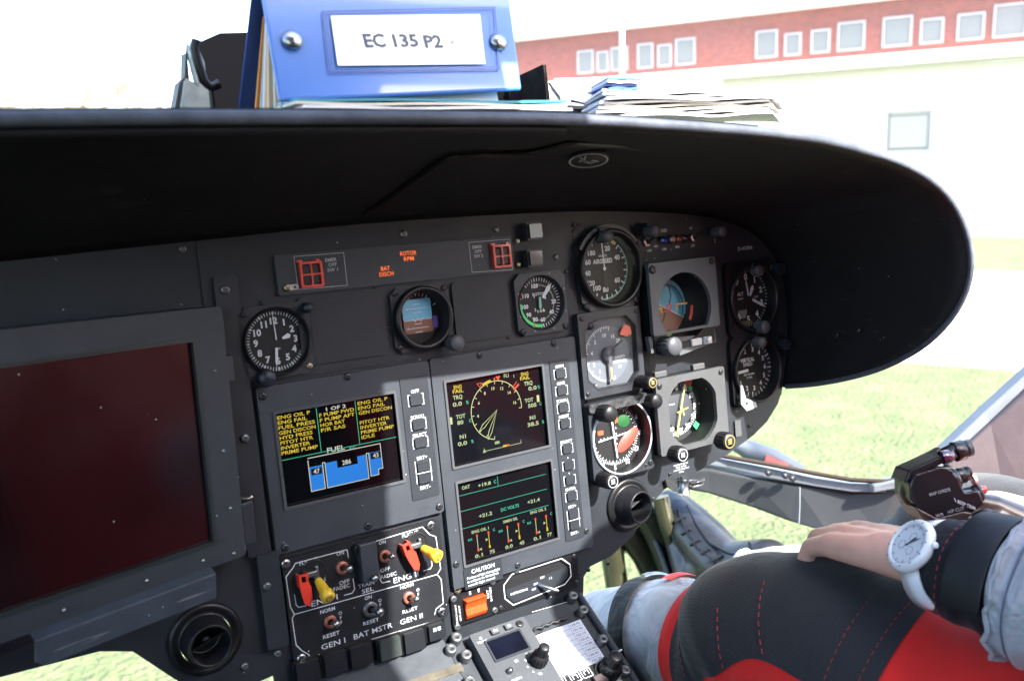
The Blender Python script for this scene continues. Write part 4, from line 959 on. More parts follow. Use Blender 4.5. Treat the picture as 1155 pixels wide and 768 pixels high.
for px, py in ((515,718),(509,731),(526,737.5),(530,767)):
    a = cat_(px, py, 9); b = MB(); b.lathe([(5.6,0),(5.6,9),(5,10),(1.6,10),(1.4,7.5),(.01,7.5)], 24); b.box(-3.8,3.8,-.5,.5,9.6,10.3); b.build('quarter_turn_fastener', M_SCREW, t, loc=(a.x/1000, a.y/1000, 0.0002))
def cpoly(pts, h): return [tuple(cat_(x, y, h).xy) for x, y in pts]
a = cpoly([(655,671),(560,705)], 0)
b = MB(); b.line(cpoly([(600,690),(648,676)], .3), .8, .3); b.build('scribe_line', M_WHDIM, t)
# left hand dusty plate
b = MB(); b.prism(cpoly([(330,800),(470,800),(545,800),(516,756),(500,722),(330,775)][::1], 1), .2, 3); b.build('left_plate', mat('dusty_plate', (.075,.08,.085), .5, noise=.35, nscale=25, bump=.3, speck=.1), t, bevel=.0008)
b = MB(); b.prism(cpoly([(440,776),(519,748),(523,756),(440,786)], 3.2), 3.1, 5); b.build('metal_strip', mat('tan_metal', (.20,.17,.12), .4, .5, noise=.3, nscale=60), t, bevel=.0004)
# radio unit
c = cat_(575, 745, 14); RX, RY = c.x, c.y
t = ct('radio_unit', 'grey radio control box with a small dark blue window, two white keys and a knob', 'radio', RX, RY)
def rl(px, py, h=14): a = cat_(px, py, h); return (a.x-RX, a.y-RY)
x0, y1 = rl(529, 716); x1, _ = rl(592, 700); y0 = y1-88
MB().prism(rrect(x0, x1+2, y0, y1, 2), .3, 14).build('box', mat('radio_grey', (.085,.088,.09), .42, noise=.12, nscale=30, bump=.2, speck=.03), t, bevel=.001)
wx0, wy1 = rl(550, 728.5); wx1, _ = rl(589, 716); 
cx_, cy_ = rl(572.5, 727.5)
MB().prism(rrect(cx_-21, cx_+21, cy_-12.5, cy_+12.5, 1), 14.1, 15.2, [rrect(cx_-19, cx_+19, cy_-10.5, cy_+10.5, 1)]).build('window_frame', M_BEZ, t, bevel=.0004)
MB().prism(rrect(cx_-18.9, cx_+18.9, cy_-10.4, cy_+10.4, 1), 14.1, 14.6).build('window', mat('blue_black_glass', (.006,.007,.014), .15, coat=.1, noise=.3, nscale=60), t)
for px, py, s_ in ((558.5,711.5,'FN'),(574,706,'ID')):
    X, Y = rl(px, py, 16); b = MB(); b.prism(rrect(-4.5,4.5,-3,3,.8), 14.1, 17.4); b.mi = 1; b.text(s_, 0, 0, 2.6, 17.5); b.build('key', [M_KNOBG, M_WHITE], t, bevel=.0005, loc=(X/1000, Y/1000, 0))
X, Y = rl(586, 703.5); screw(t, X, Y, 14, 4, M_SCREWB)
b = MB(); X, Y = rl(542, 719.5); b.disc(1.5, 14.3, 12, None, X, Y); X, Y = rl(543, 722.5); b.text('TEAM', X, Y-1, 2.2, 14.3, w=11)
X, Y = rl(582.5, 745); b.text('SC', X, Y, 2.6, 14.3)
for i, s_ in enumerate(('12','8','6','4','TR')):
    X, Y = rl(607, 746); a_ = R(120+i*32); b.text(s_, X+13*math.cos(a_), Y+13*math.sin(a_), 2.4, 14.3)
X, Y = rl(583, 765.5); b.text('EMERG', X, Y, 2.2, 14.3, w=11)
b.build('lettering', M_WHITE, t)
def cknob(t, X, Y, z0, r, h):
    b = MB(); b.lathe([(r,0),(r,h*.45),(r*.82,h*.5),(r*.62,h*.55),(r*.62,h*.97),(r*.5,h),(.01,h)], 28)
    for i in range(14): b.box(r*.97,r*1.06,-r*.08,r*.08,h*.05,h*.42,Matrix.Rotation(2*PI*i/14,4,'Z')); b.box(r*.6,r*.67,-r*.05,r*.05,h*.6,h*.93,Matrix.Rotation(2*PI*i/14,4,'Z'))
    b.build('dual_knob', M_KNOB, t, loc=(X/1000, Y/1000, z0/1000))
X, Y = rl(607, 746); cknob(t, X, Y, 14.1, 8, 26)
X, Y = rl(574.5, 757.5); b = MB(); b.lathe([(3,0),(3,3),(2.4,5),(.01,5.4)], 16); b.build('jack', M_STEEL, t, loc=(X/1000, Y/1000, .0142))
# frequency card
q = cpoly([(602,717),(654.5,699.5),(680,737),(622,762)], 2)
c = cat_(640, 728, 2); t = ct('frequency_card', 'white printed list card clipped to the console beside the radio', 'card', c.x, c.y)
xs = [p[0]-c.x for p in q]; ys = [p[1]-c.y for p in q]; X0_, X1_ = min(xs[0],xs[3]), max(xs[1],xs[2]); Y1_, Y0_ = max(ys[0],ys[1]), min(ys[2],ys[3])
MB().box(X0_-1, X1_, Y0_-4, Y1_, .3, 1.4).build('card', mat('card_white', (.85,.88,.95), .5), t)
b = MB()
nr = 8; H_ = (Y1_-Y0_+4)/nr
for k in range(nr):
    y = Y1_-H_*(k+.5); nm = ('Freiburg','Info','Hosp Tower','Base Twr','Delivery','Ground','Tower','Apron','Rescue')[k]
    b.text(nm, X0_+5+ (6 if k > 3 else 0), y, 2.9, 1.6, w=min(28, len(nm)*2.2), al='l'); b.text(('118.70','121.50','123.10','120.25','119.80','124.05','130.40','121.75','122.60')[k], X1_-9, y, 2.2, 1.6, w=12)
    if k: b.line([(X0_+1, y+H_/2), (X1_-1, y+H_/2)], .3, 1.6)
b.line([(X1_-17, Y0_), (X1_-17, Y1_)], .3, 1.6)
b.build('print', mat('faint_ink', (.10,.11,.14), .6), t)
b = MB(); b.tube([(X0_+2,Y1_+2,2),(X0_+16,Y1_+1,3.5),(X0_+20,Y1_+4,2)], 1.1, 8); b.tube([(X0_+8+i*5, Y1_+5+ (i%2)*2, 3) for i in range(10)], 1.6, 8); b.build('clip_spring', M_SCREWB, t)
# control unit at the lower right
c = cat_(672, 775, 4); t = ct('intercom_panel', 'black audio control strip with square white outlined keys and a large ringed knob', 'audio panel', c.x, c.y)
RX, RY = c.x, c.y
MB().prism([(x-c.x, y-c.y) for x, y in cpoly([(622,770),(694,741),(716,772),(740,810),(650,840)], 3)], .2, 3).build('plate', M_BLACK, t, bevel=.0008)
def ql(px, py, h=4): a = cat_(px, py, h); return (a.x-c.x, a.y-c.y)
b = MB()
for px, py in ((633,767.5),(649,762.5),(661.5,757.5)):
    X, Y = ql(px, py); b.line(rrect(X-5.5,X+5.5,Y-5,Y+4,.5,1), .8, 3.3, True); b.line([(X-5.5,Y+4),(X-5.5,Y+8),(X-2,Y+8)], .8, 3.3); b.line([(X-2.5,Y-2),(X-2.5,Y+2),(X+2.5,Y+2),(X+2.5,Y-2)], .8, 3.3)
X, Y = ql(699, 766); b.text('A', X, Y, 4.5, 3.3)
b.build('lettering', M_WHITE, t)
X, Y = ql(687, 755, 6); b = MB(); b.lathe([(14,0),(14,2),(12.6,2.4),(12.2,0)], 36); b.build('bright_ring', M_STEEL, t, loc=(X/1000, Y/1000, .0032)); cknob(t, X, Y, 3.2, 10.5, 28)
X, Y = ql(676, 766); b = MB(); b.box(-7,7,-6,4,0,5); b.build('key_cap', mat('brown_grey_key', (.09,.06,.06), .5), t, bevel=.001, loc=(X/1000, Y/1000, .0032))
X, Y = ql(694, 738, 4); b = MB(); b.text('VOL', X-3, Y, 2.4, 3.3, w=9); b.tube([(X-12,Y-1,4),(X+8,Y+1,7)], 1.3, 8); b.build('wire_bail', M_STEEL, t)
WDUST=.08; HAZE=0; SUNE=3.1

# ================================================================ THINGS ON TOP OF THE GLARESHIELD
KI = (1, 1, 1)
ZD = P(0, 181, 255).z                     # level of the deck behind the rim
def wm(loc, rz=0): return Matrix.Translation(loc) @ Matrix.Rotation(rz, 4, 'Z')
def onplane(px, py, Y=None, Z=None):      # world point of a pixel on a plane of constant depth or height
    r = ray(px, py); k = (Y/r.y) if Y is not None else ((Z-CZ)/r.z); return EYE + r*k
# binder standing like a tent on its open edge
M_BLUE = mat('blue_vinyl', (.050,.145,.42), .32, noise=.10, nscale=8, bump=1, bscale=14, coat=.55)
M_BLUED = mat('dark_blue_vinyl', (.015,.05,.20), .4, noise=.1)
BL, BR = onplane(315, 114, Y=.60), onplane(589, 101, Y=.60)
TL = onplane(294, -12, Y=.628)
_n = (BR-BL).cross(TL-BL); _r = ray(573, -16); TR = EYE + _r*((BL-EYE).dot(_n)/_r.dot(_n))
t = thing('ring_binder', 'blue vinyl ring binder with a white spine label reading EC 135 P2 +', 'binder', Matrix.Translation((BL.x, .60, BL.z)))
B0 = Vector((BL.x, .60, BL.z))
def board(a, b_, c, d, th, m, name, bev=.002):
    n_ = (b_-a).cross(d-a).normalized()*th; vs = [p-B0 for p in (a,b_,c,d)]; vs += [p+n_ for p in vs]
    mb = MB(1); mb.add(vs, [(0,1,2,3)[::-1],(4,5,6,7),(0,1,5,4),(1,2,6,5),(2,3,7,6),(3,0,4,7)]); return mb.build(name, m, t, bevel=bev)
front = board(BL, BR, TR, TL, -.004, M_BLUE, 'front_board')
# local frame on the front board
bx = (BR-BL); LW = bx.length; bx.normalize(); bz = (TL-BL); bz = (bz - bx*bz.dot(bx)); LH = bz.length; bz.normalize(); bn = bx.cross(bz)
if bn.y > 0: bn = -bn
BM = Matrix((bx, bz, bx.cross(bz))).transposed().to_4x4(); BM.translation = Vector((0,0,0))
sgn = 1 if bx.cross(bz).dot(bn) > 0 else -1
def bl(px, py):   # pixel -> mm on the board
    r = ray(px, py); n_ = bx.cross(bz); k = (BL-EYE).dot(n_)/r.dot(n_); p = EYE+r*k-BL; return p.dot(bx)*1000, p.dot(bz)*1000
b = MB(); b.M = BM.copy(); b.M.translation = Vector((0,0,0))
q = [bl(372,20), bl(540,18), bl(546,74), bl(380,76)]
bb = MB(); bb.M = BM; bb.add([(x, y, 2.2*sgn) for x, y in q], [(0,3,2,1)] if sgn > 0 else [(0,1,2,3)])
bb.build('paper_label', mat('label_paper', (.82,.82,.82), .5, coat=.4), t)
bb = MB(); bb.M = BM; q2 = [bl(363,15), bl(557,10), bl(562,80), bl(371,83)]
bb.line(q2, 1.0, 1.9*sgn, True); bb.line([bl(366,18), bl(552,14), bl(557,77), bl(374,80)], .5, 1.9*sgn, True)
bb.build('label_pocket', M_BLUED, t)
bb = MB(); x, y = bl(455, 49); bb.M = BM
bb.text('EC', bl(421,48)[0], bl(421,48)[1], 9.6, 2.6*sgn, w=16.5, off=.03); bb.text('135', bl(456,48)[0], bl(456,48)[1], 9.2, 2.6*sgn, w=20, off=.03); bb.text('P2', bl(487,49)[0], bl(487,49)[1], 9.4, 2.6*sgn, w=15, off=.03)
bb.build('label_print', mat('label_ink', (.03,.04,.06), .5), t)
bb = MB(); bb.M = BM; bb.text('+', bl(509,50)[0], bl(509,50)[1], 6, 2.6*sgn); bb.build('label_cross', mat('faded_ink', (.25,.26,.3), .6), t)
for px, py in ((329,47),(561,49)):
    x, y = bl(px, py); bb = MB(); bb.M = BM @ Matrix.Translation((x, y, 0)); s_ = sgn
    bb.lathe([(7.2,1.9*s_),(6.8,3.2*s_),(5.4,4.6*s_),(3,5.6*s_),(.01,6*s_)], 24); bb.build('rivet', M_STEEL, t)
# spine cap, back board, pages
bk0, bk1 = onplane(262, 131, Z=ZD), None
bk0 = Vector((BL.x, .712, ZD)); bk1 = Vector((BR.x, bk0.y, ZD+.004)); bk2 = Vector((BR.x-.002, TL.y+.024, TR.z)); bk3 = Vector((TL.x, TL.y+.024, TL.z))
board(bk0, bk1, bk2, bk3, .003, M_BLUED, 'back_board'); board(TL, TR, bk2, bk3, .003, M_BLUE, 'spine_board')
mb = MB(1); npg = 26; cols = [mat('page_white', (.6,.62,.65), .6), mat('page_tan', (.50,.42,.28), .6), mat('page_orange', (.65,.27,.05), .6), mat('page_grey', (.30,.31,.32), .6)]
for i in range(npg):
    f = i/npg; y0 = BL.y+.008+(bk0.y-BL.y-.016)*f; y1 = TL.y+.004+.018*f; z1 = ZD+.078-.012*abs(f-.5); zb = ZD+.002; mb.mi = (0,0,3,0,1,1,2,1,3,1,1,0,2,1)[i % 14]
    yt = y0+(y1-y0)*((z1-zb)/(TL.z-zb)); x0 = BL.x+.006+random.uniform(0,.006); x1 = BR.x-.015; tt_ = (bk0.y-BL.y)/npg*.42; tu = .036/npg*.9+.0004
    mb.add([Vector(p)-B0 for p in ((x0,y0,zb),(x1,y0,zb),(x1,y0+tt_*2,zb),(x0,y0+tt_*2,zb),(x0+.004,yt,z1),(x1,yt,z1),(x1,yt+tu,z1),(x0+.004,yt+tu,z1))], [(0,3,2,1),(4,5,6,7),(0,1,5,4),(1,2,6,5),(2,3,7,6),(3,0,4,7)])
mb.build('pages', cols, t)
# leaflets under the binder
def sheets(name, label, cat, corners, n_, dz, mats, z0, jit=.004, wav=.0012, group=None, bend=0):
    c0 = sum((Vector(c) for c in corners), Vector())/4; t = thing(name, label, cat, Matrix.Translation((c0.x, c0.y, z0)), group)
    mb = MB(1); N = 12
    for k in range(n_):
        ox, oy = random.uniform(-jit, jit), random.uniform(-jit, jit); mb.mi = k % len(mats) if n_ > 1 else 0
        th = dz*.7; vs = []
        for i in range(N+1):
            for j in (0, 1):
                f = i/N; a = Vector(corners[0]).lerp(Vector(corners[1]), f); d = Vector(corners[3]).lerp(Vector(corners[2]), f); p = a.lerp(d, j)
                z = z0 + k*dz + wav*abs(math.sin(f*5+k*.7+j))*(1 if k == 0 else .8) + bend*f*f
                vs.append(Vector((p.x+ox-c0.x, p.y+oy-c0.y, z-z0)))
        m_ = len(vs); vs += [v+Vector((0,0,th)) for v in vs]
        fs = []
        for i in range(N):
            a = 2*i; fs += [(a,a+2,a+3,a+1)[::-1], (m_+a,m_+a+2,m_+a+3,m_+a+1), (a,a+2,m_+a+2,m_+a), (a+1,a+3,m_+a+3,m_+a+1)[::-1]]
        fs += [(0,m_,m_+1,1), (2*N,2*N+1,m_+2*N+1,m_+2*N)]
        mb.add(vs, fs)
    mb.build('sheets', mats, t); return t
M_PAPER = mat('paper', (.72,.72,.74), .6, noise=.04, nscale=30); M_PAPER2 = mat('paper_warm', (.62,.57,.48), .6); M_PAPERG = mat('paper_grey', (.35,.36,.38), .6); M_TEAL = mat('folder_teal', (.03,.22,.30), .4); M_PAPERB = mat('cover_blue', (.04,.12,.42), .4, noise=.6, nscale=90)
l0 = onplane(318, 131, Z=ZD+.002); l1 = onplane(612, 132, Z=ZD+.002)
yy = .585
sheets('paper_stack', 'thin stack of white leaflets lying under the blue binder with their edges towards the seats', 'papers',
       [(.205,yy,0),(.425,yy,0),(.425,yy+.15,0),(.215,yy+.15,0)], 5, .0026, [M_PAPER, M_PAPERG, M_PAPER, M_PAPER2, M_TEAL], ZD+.001, .003, .0016)
# chart stack at the right
c = lambda px, Y: onplane(px, 130, Y=Y).x
sheets('chart_stack', 'fanned stack of folded white charts with curled edges at the right of the black case', 'charts',
       [(c(678,.60),.60,0),(c(868,.60),.60,0),(c(912,.66)+.02,.72,0),(c(700,.6)+.05,.72,0)], 8, .0029, [M_PAPER, M_PAPERG, M_PAPER, M_PAPER2, M_PAPER], ZD+.001, .006, .003, None, .002)
sheets('map_folder', 'blue covered map folder lying tilted on the left end of the white charts', 'map',
       [(c(672,.62),.602,0),(c(708,.62),.602,0),(c(730,.6)+.03,.68,0),(c(690,.6)+.04,.68,0)], 4, .0026, [M_PAPERB, M_PAPERB, M_PAPER, M_PAPERB, M_BLACK], ZD+.0245, .004, .001)
a = onplane(625, 98, Y=.70); b_ = onplane(841, 80, Y=.70)
t = thing('white_card_sheet', 'stiff white sheet leaning behind the chart stack', 'paper', Matrix.Translation((a.x, .73, ZD)))
mb = MB(1); mb.add([(0,0,0),(b_.x-a.x,0,0),(b_.x-a.x,.004,b_.z-ZD),(.03,.012,a.z-ZD+.012)], [(0,1,2,3)]); mb.build('sheet', M_PAPER, t, solid=.0006)
# black case behind the binder
t = thing('document_case', 'open black document case standing behind the blue binder, its right end worn', 'case', Matrix.Translation((.16,.76,ZD)))
L0 = onplane(222, 48, Y=.80); L1 = onplane(250, 37, Y=.80); R0 = onplane(606, 72, Y=.76); 
z1 = L1.z-ZD; mb = MB(1)
xl = onplane(226,130,Y=.8).x-.16; xr = onplane(612,130,Y=.76).x-.16; 
mb.prism([(xl,0),(xr-.012,0),(xr-.004,R0.z-ZD-.004),(xr-.02,R0.z-ZD+.008),(L1.x-.16+.09,z1+.006),(L1.x-.16,z1),(L0.x-.16+.002,L0.z-ZD)], -.004, 0, (), Matrix.Translation((0,.045,0)) @ Matrix.Rotation(PI/2,4,'X'))
M_CASE = mat('shaded_case_cloth', (.0035,.0035,.0045), .95, spec=.02)  # cloth darkened to stand for the binder's shadow
mb.build('back_wall', M_CASE, t, bevel=.002)
mb = MB(1); mb.prism([(-.03,0),(.05,0),(.035,R0.z-ZD-.012),(-.02,R0.z-ZD-.004)], 0, .003, (), Matrix.Translation((xr-.012,.0,0)) @ Matrix.Rotation(PI/2,4,'Z') @ Matrix.Rotation(PI/2,4,'X')); mb.build('end_flap', mat('worn_leather', (.016,.014,.012), .8, spec=.1, noise=.6, nscale=40, bump=.5), t, bevel=.0008)
mb = MB(1); mb.tube([(xr-.005,-.02,R0.z-ZD-.02),(xr+.004,-.025,.03),(xr+.008,-.028,0.004)], .0016, 8); mb.build('metal_edge', M_STEEL, t)
mb = MB(1); mb.box(xr+.002, xr+.075, -.03, .04, 0, .022); mb.build('lower_pocket', M_BLACK, t, bevel=.004)
mb = MB(1); mb.tube([(xr+.01,-.035,.026),(xr+.03,-.045,.021),(xr+.06,-.045,.013)], .0018, 8); mb.build('wire_loop', M_STEEL, t)
# small worn notebook left
a = onplane(207, 54, Y=.72); t = thing('worn_notebook', 'small frayed notebook standing upright at the left end of the black case', 'notebook', Matrix.Translation((a.x,.70,ZD)))
h_ = a.z-ZD; mb = MB(1)
x_ = lambda px, py: onplane(px, py, Y=.72).x - a.x
zz = lambda py: onplane(215, py, Y=.72).z - ZD
TQ = Matrix.Translation((0,.02,0)) @ Matrix.Rotation(PI/2,4,'X')
mb.prism([(x_(191,131),0),(x_(208,131),0),(x_(212,90),zz(90)),(x_(209,60),zz(60)),(x_(208,88),zz(88)),(x_(201,95),zz(95))], -.012, .004, (), TQ); mb.build('back_cover', mat('frayed_black', (.03,.03,.03), .6, noise=.7, nscale=120), t, bevel=.0006)
mb = MB(1); mb.prism([(x_(196,131),0),(x_(231,131),0),(x_(235,101),zz(101)),(x_(229,98),zz(98)),(x_(226,72),zz(72)),(x_(218,54),zz(54)),(x_(211,52),zz(52)),(x_(211,66),zz(66)),(x_(219,98),zz(98)),(x_(206,92),zz(92))], .002, .012, (), TQ)
mb.build('page_block', mat('notebook_pages', (.33,.36,.34), .6, noise=.3, nscale=60), t, bevel=.0008)
mb = MB(1); mb.tube([(x_(210,52),-.012,zz(52)),(x_(208,62),-.012,zz(62)),(x_(211,74),-.012,zz(74)),(x_(218,96),-.012,zz(96)),(x_(226,103),-.012,zz(103)),(x_(235,99),-.012,zz(99))], .0035, 8); mb.tube([(x_(226,103),-.012,zz(103)),(x_(229,131),-.012,0)], .002, 8); mb.build('cover_edge', M_BLACK, t)

# ================================================================ SKIN-MODIFIER FIGURES
def skin_obj(name, chains, m, parent=None, subd=2, root=0, disp=None, loc0=Vector((0,0,0))):
    """chains: lists of (point, radius or (rx, ry)); equal points are welded"""
    vs, es, rs = [], [], []
    def idx(p, r):
        for i, q in enumerate(vs):
            if (q-Vector(p)).length < 1e-5: return i
        vs.append(Vector(p)); rs.append(r if isinstance(r, tuple) else (r, r)); return len(vs)-1
    for ch in chains:
        last = None
        for p, r in ch:
            i = idx(p, r)
            if last is not None and i != last: es.append((last, i))
            last = i
    me = bpy.data.meshes.new(name); me.from_pydata([tuple(v-loc0) for v in vs], es, []); me.materials.append(m)
    o = bpy.data.objects.new(name, me); col.objects.link(o)
    if parent is not None: o.parent = parent
    sk = o.modifiers.new('skin', 'SKIN'); sk.use_smooth_shade = True; sk.branch_smoothing = .6
    if not me.skin_vertices: me.attributes.new('', 'FLOAT', 'POINT')
    sv = me.skin_vertices[0].data
    for i, r in enumerate(rs): sv[i].radius = r; sv[i].use_root = (i == root)
    s_ = o.modifiers.new('sub', 'SUBSURF'); s_.levels = subd; s_.render_levels = subd
    dg = bpy.context.evaluated_depsgraph_get(); dg.update(); ev = o.evaluated_get(dg)
    m2 = bpy.data.meshes.new_from_object(ev); o.modifiers.clear(); o.data = m2
    m2.materials.clear(); m2.materials.append(m)
    for p in m2.polygons: p.use_smooth = True
    return o
def ncloth(name, base, rough=.8, weave=0, fold=.5, fscale=9, sheen=.2):
    m = mat(name, base, rough, noise=.12, nscale=12, sheen=sheen); nt = m.node_tree; N = nt.nodes; L = nt.links; b = N['Principled BSDF']; b.inputs['Specular IOR Level'].default_value = .2
    tc = N.new('ShaderNodeTexCoord'); n1 = N.new('ShaderNodeTexNoise'); n1.inputs['Scale'].default_value = fscale; n1.inputs['Detail'].default_value = 3; n1.inputs['Distortion'].default_value = .6; L.new(tc.outputs['Object'], n1.inputs[0])
    bp = N.new('ShaderNodeBump'); bp.inputs['Strength'].default_value = fold; bp.inputs['Distance'].default_value = .02; L.new(n1.outputs[0], bp.inputs['Height'])
    out = bp.outputs[0]
    if weave:
        h = None
        for ax, rot in ((0, .3), (1, -.9)):
            mp = N.new('ShaderNodeMapping'); mp.inputs['Rotation'].default_value = (rot, .35, rot*.6); L.new(tc.outputs['Object'], mp.inputs[0])
            w = N.new('ShaderNodeTexWave'); w.inputs['Scale'].default_value = weave; w.bands_direction = 'X' if ax == 0 else 'Z'; L.new(mp.outputs[0], w.inputs[0])
            if h is None: h = w.outputs[0]
            else:
                mu = N.new('ShaderNodeMath'); mu.operation = 'MULTIPLY'; L.new(h, mu.inputs[0]); L.new(w.outputs[0], mu.inputs[1]); h = mu.outputs[0]
        b2 = N.new('ShaderNodeBump'); b2.inputs['Strength'].default_value = .25; b2.inputs['Distance'].default_value = .0008; L.new(h, b2.inputs['Height']); L.new(out, b2.inputs['Normal']); out = b2.outputs[0]
        mr = N.new('ShaderNodeMix'); mr.data_type = 'RGBA'; L.new(h, mr.inputs[0]); mr.inputs[6].default_value = (*[c*.88 for c in base], 1); mr.inputs[7].default_value = (*[c*1.12 for c in base], 1); L.new(mr.outputs[2], b.inputs['Base Color'])
    L.new(out, b.inputs['Normal']); return m
M_SKIN = mat('skin', (.62,.35,.27), .45, noise=.10, nscale=40, bump=.5, bscale=260); M_SKIN.node_tree.nodes['Principled BSDF'].inputs['Subsurface Weight'].default_value = .15; M_SKIN.node_tree.nodes['Principled BSDF'].inputs['Subsurface Radius'].default_value = (.01,.004,.002)
M_KNEE = ncloth('knee_cloth', (.022,.024,.027), .75, weave=110, fold=.25, fscale=14, sheen=.15)
M_RCLOTH = ncloth('red_cloth', (.72,.022,.018), .8, fold=.4, fscale=10)
M_SILVER = ncloth('silver_cloth', (.34,.355,.385), .6, fold=.9, fscale=20)
M_CUFF = ncloth('black_cuff', (.010,.011,.014), .75, fold=.5, fscale=26, sheen=.05)
M_STITCH = mat('red_stitch', (.34,.02,.025), .7)
M_LEATH = mat('boot_leather', (.012,.013,.016), .40, noise=.5, nscale=60, bump=.9, bscale=60)
def W(x, y, z): return EYE + Vector((x, y, z))
LK, RK = cw(894,722,.86), W(.955,.53,-.447)
LH_, RH_ = W(.71,.13,-.50), W(.88,.12,-.475)
person = thing('person', 'seated pilot in red and black suit, left hand resting on the knee', 'person', Matrix.Translation(W(.78,.08,-.68)))
PL = W(.78,.08,-.68)
LW_ = cw(1047,630,.735); kL = cw(958,611,.825)
LEL = W(.675,.13,-.33); LSH = W(.60,-.02,-.05); RSH = W(.97,-.02,-.05); REL = W(1.02,.17,-.28)
RWR = cw(1206,604,.84)
LAN = cw(700,735,1.06); RAN = cw(822,656,1.33)
pel = W(.78,.06,-.50); chest = W(.78,.0,-.17); neck = W(.78,.0,.03); head = W(.78,.03,.15)
hd = (kL-LW_).normalized(); hup = Vector((0,0,1)) - hd*hd.z; hup = (hup + CAMX*.12 - CAMF*.12); hup = (hup - hd*hup.dot(hd)).normalized(); hs_far = hd.cross(hup).normalized()
if hs_far.dot(CAMF) < 0: hs_far = -hs_far
HL_ = (kL-LW_).length
def hf(a, s_, u): return LW_ + hd*a + hs_far*s_ + hup*u      # a along the hand, s away from the camera, u up
def blob(name, caps, m, parent, vox=.0035, it=5, loc0=Vector((0,0,0)), extra=None):
    """tapered capsules fused into one skin"""
    mb = MB(1)
    for (p, r, q, r2) in caps:
        p, q = Vector(p)-loc0, Vector(q)-loc0; d_ = q-p; L_ = max(d_.length, 1e-5)
        T = Matrix.Translation(p) @ (d_.to_track_quat('Z','Y').to_matrix().to_4x4() if d_.length > 1e-5 else Matrix())
        prof = [(.0001,-r)] + [(r*math.sin(PI/2*k/6), -r*math.cos(PI/2*k/6)) for k in range(1,7)] + [(r+(r2-r)*k/4, L_*k/4) for k in range(1,4)] + [(r2*math.cos(PI/2*k/6), L_+r2*math.sin(PI/2*k/6)) for k in range(0,6)] + [(.0001,L_+r2)]
        mb.lathe(prof, 20, T)
    if extra: extra(mb)
    o = mb.build(name, m, parent)
    rm = o.modifiers.new('r','REMESH'); rm.mode = 'VOXEL'; rm.voxel_size = vox; rm.use_smooth_shade = True
    s_ = o.modifiers.new('s','SMOOTH'); s_.factor = .5; s_.iterations = it
    dg = bpy.context.evaluated_depsgraph_get(); dg.update(); m2 = bpy.data.meshes.new_from_object(o.evaluated_get(dg)); o.modifiers.clear(); o.data = m2
    m2.materials.clear(); m2.materials.append(m)
    for p in m2.polygons: p.use_smooth = True
    return o
def chain(pts): return [(pts[i][0], pts[i][1], pts[i+1][0], pts[i+1][1]) for i in range(len(pts)-1)]
caps = []
for s_ in (-1, 1):
    caps += chain([(W(.78+s_*.08,.06,-.50),.12),(W(.78+s_*.06,.02,-.30),.115),(W(.78+s_*.08,0,-.13),.105),(W(.78+s_*.12,-.01,-.06),.06)])
caps += chain([(W(.78,0,-.06),.07),(neck,.055),(W(.78,.02,.08),.055)])
caps += chain([(W(.78,.0,.17),.088),(W(.78,.03,.16),.088)]) + chain([(W(.78,.05,.13),.070),(W(.78,.055,.075),.048)])
caps += chain([(W(.78,.118,.14),.009),(W(.78,.142,.112),.014)]) + chain([(W(.76,.100,.085),.014),(W(.80,.100,.085),.014)])      # nose and lips
for s_ in (-1, 1): caps += chain([(W(.78+s_*.092,.01,.16),.014),(W(.78+s_*.096,.012,.125),.012)])                          # ears
caps += chain([(LSH,.055),(LEL,.042),(LEL.lerp(LW_,.5),.037),(LEL.lerp(LW_,.86),.028),(LW_,.0255)])
for s_ in (-.010,.010): caps += chain([(LEL.lerp(LW_,.86)+hs_far*s_,.024),(hf(0,s_,0),.0215),(hf(.03,s_*1.8,.002),.019)])
K = HL_-.002
FI_ = [(-.032,.078,-.004,.0088,(.030,.024)), (-.012,.088,.001,.0096,(.034,.028)), (.010,.091,.002,.0100,(.036,.030)), (.031,.085,-.002,.0100,(.032,.028))]
for s_, a_, u_, r_, (l1, l2) in FI_:
    kn_ = hf(a_*K/.09, s_, .006+u_)
    caps += chain([(hf(.012, s_*.55, .0),.0165),(hf(a_*.55*K/.09, s_*.85, .004+u_*.6),.0145),(kn_,.0122)])
    p1_ = kn_ + hd*l1 - hup*.006; p2_ = p1_ + hd*l2*.55 - hup*l2*.85; p3_ = p2_ - hup*.018 - hd*.006
    caps += chain([(kn_,.0112),(p1_,r_),(p2_,r_*.9),(p3_,r_*.8)])
caps += chain([(hf(.02,.016,-.008),.017),(hf(.045,.040,-.014),.0145),(hf(.072,.056,-.018),.0118),(hf(.098,.060,-.024),.0100)])      # thumb on the far side
caps += chain([(RSH,.055),(REL,.042),(REL.lerp(RWR,.6),.034),(RWR,.026)])
rh = lambda a, b_, c: RWR + CAMX*a - CAMD*b_ + CAMF*c
for k in range(4):
    o_ = .026-k*.017; caps += chain([(RWR,.020),(rh(-.040,.008+o_*.5,.004*k),.0155),(rh(-.062,.012+o_*.7,.010+.006*k),.0115),(rh(-.086,.008+o_*.7,.030),.0095),(rh(-.082,.0+o_*.7,.052),.0085),(rh(-.066,-.004+o_*.7,.058),.0078)])
caps += chain([(rh(-.02,-.004,-.006),.018),(rh(-.046,-.010,-.026),.0135),(rh(-.068,-.006,-.034),.0115),(rh(-.086,.0,-.030),.0095)])
for a_, k_, n_ in ((LH_, LK, LAN), (RH_, RK, RAN)): caps += chain([(a_,.080),(a_.lerp(k_,.5),.070),(k_,.054),(k_.lerp(n_,.35)+Vector((0,0,-.02)),.044),(n_,.034)])
bo = blob('body', caps, M_SKIN, person, .0036, 6, PL)
mb = MB(1)
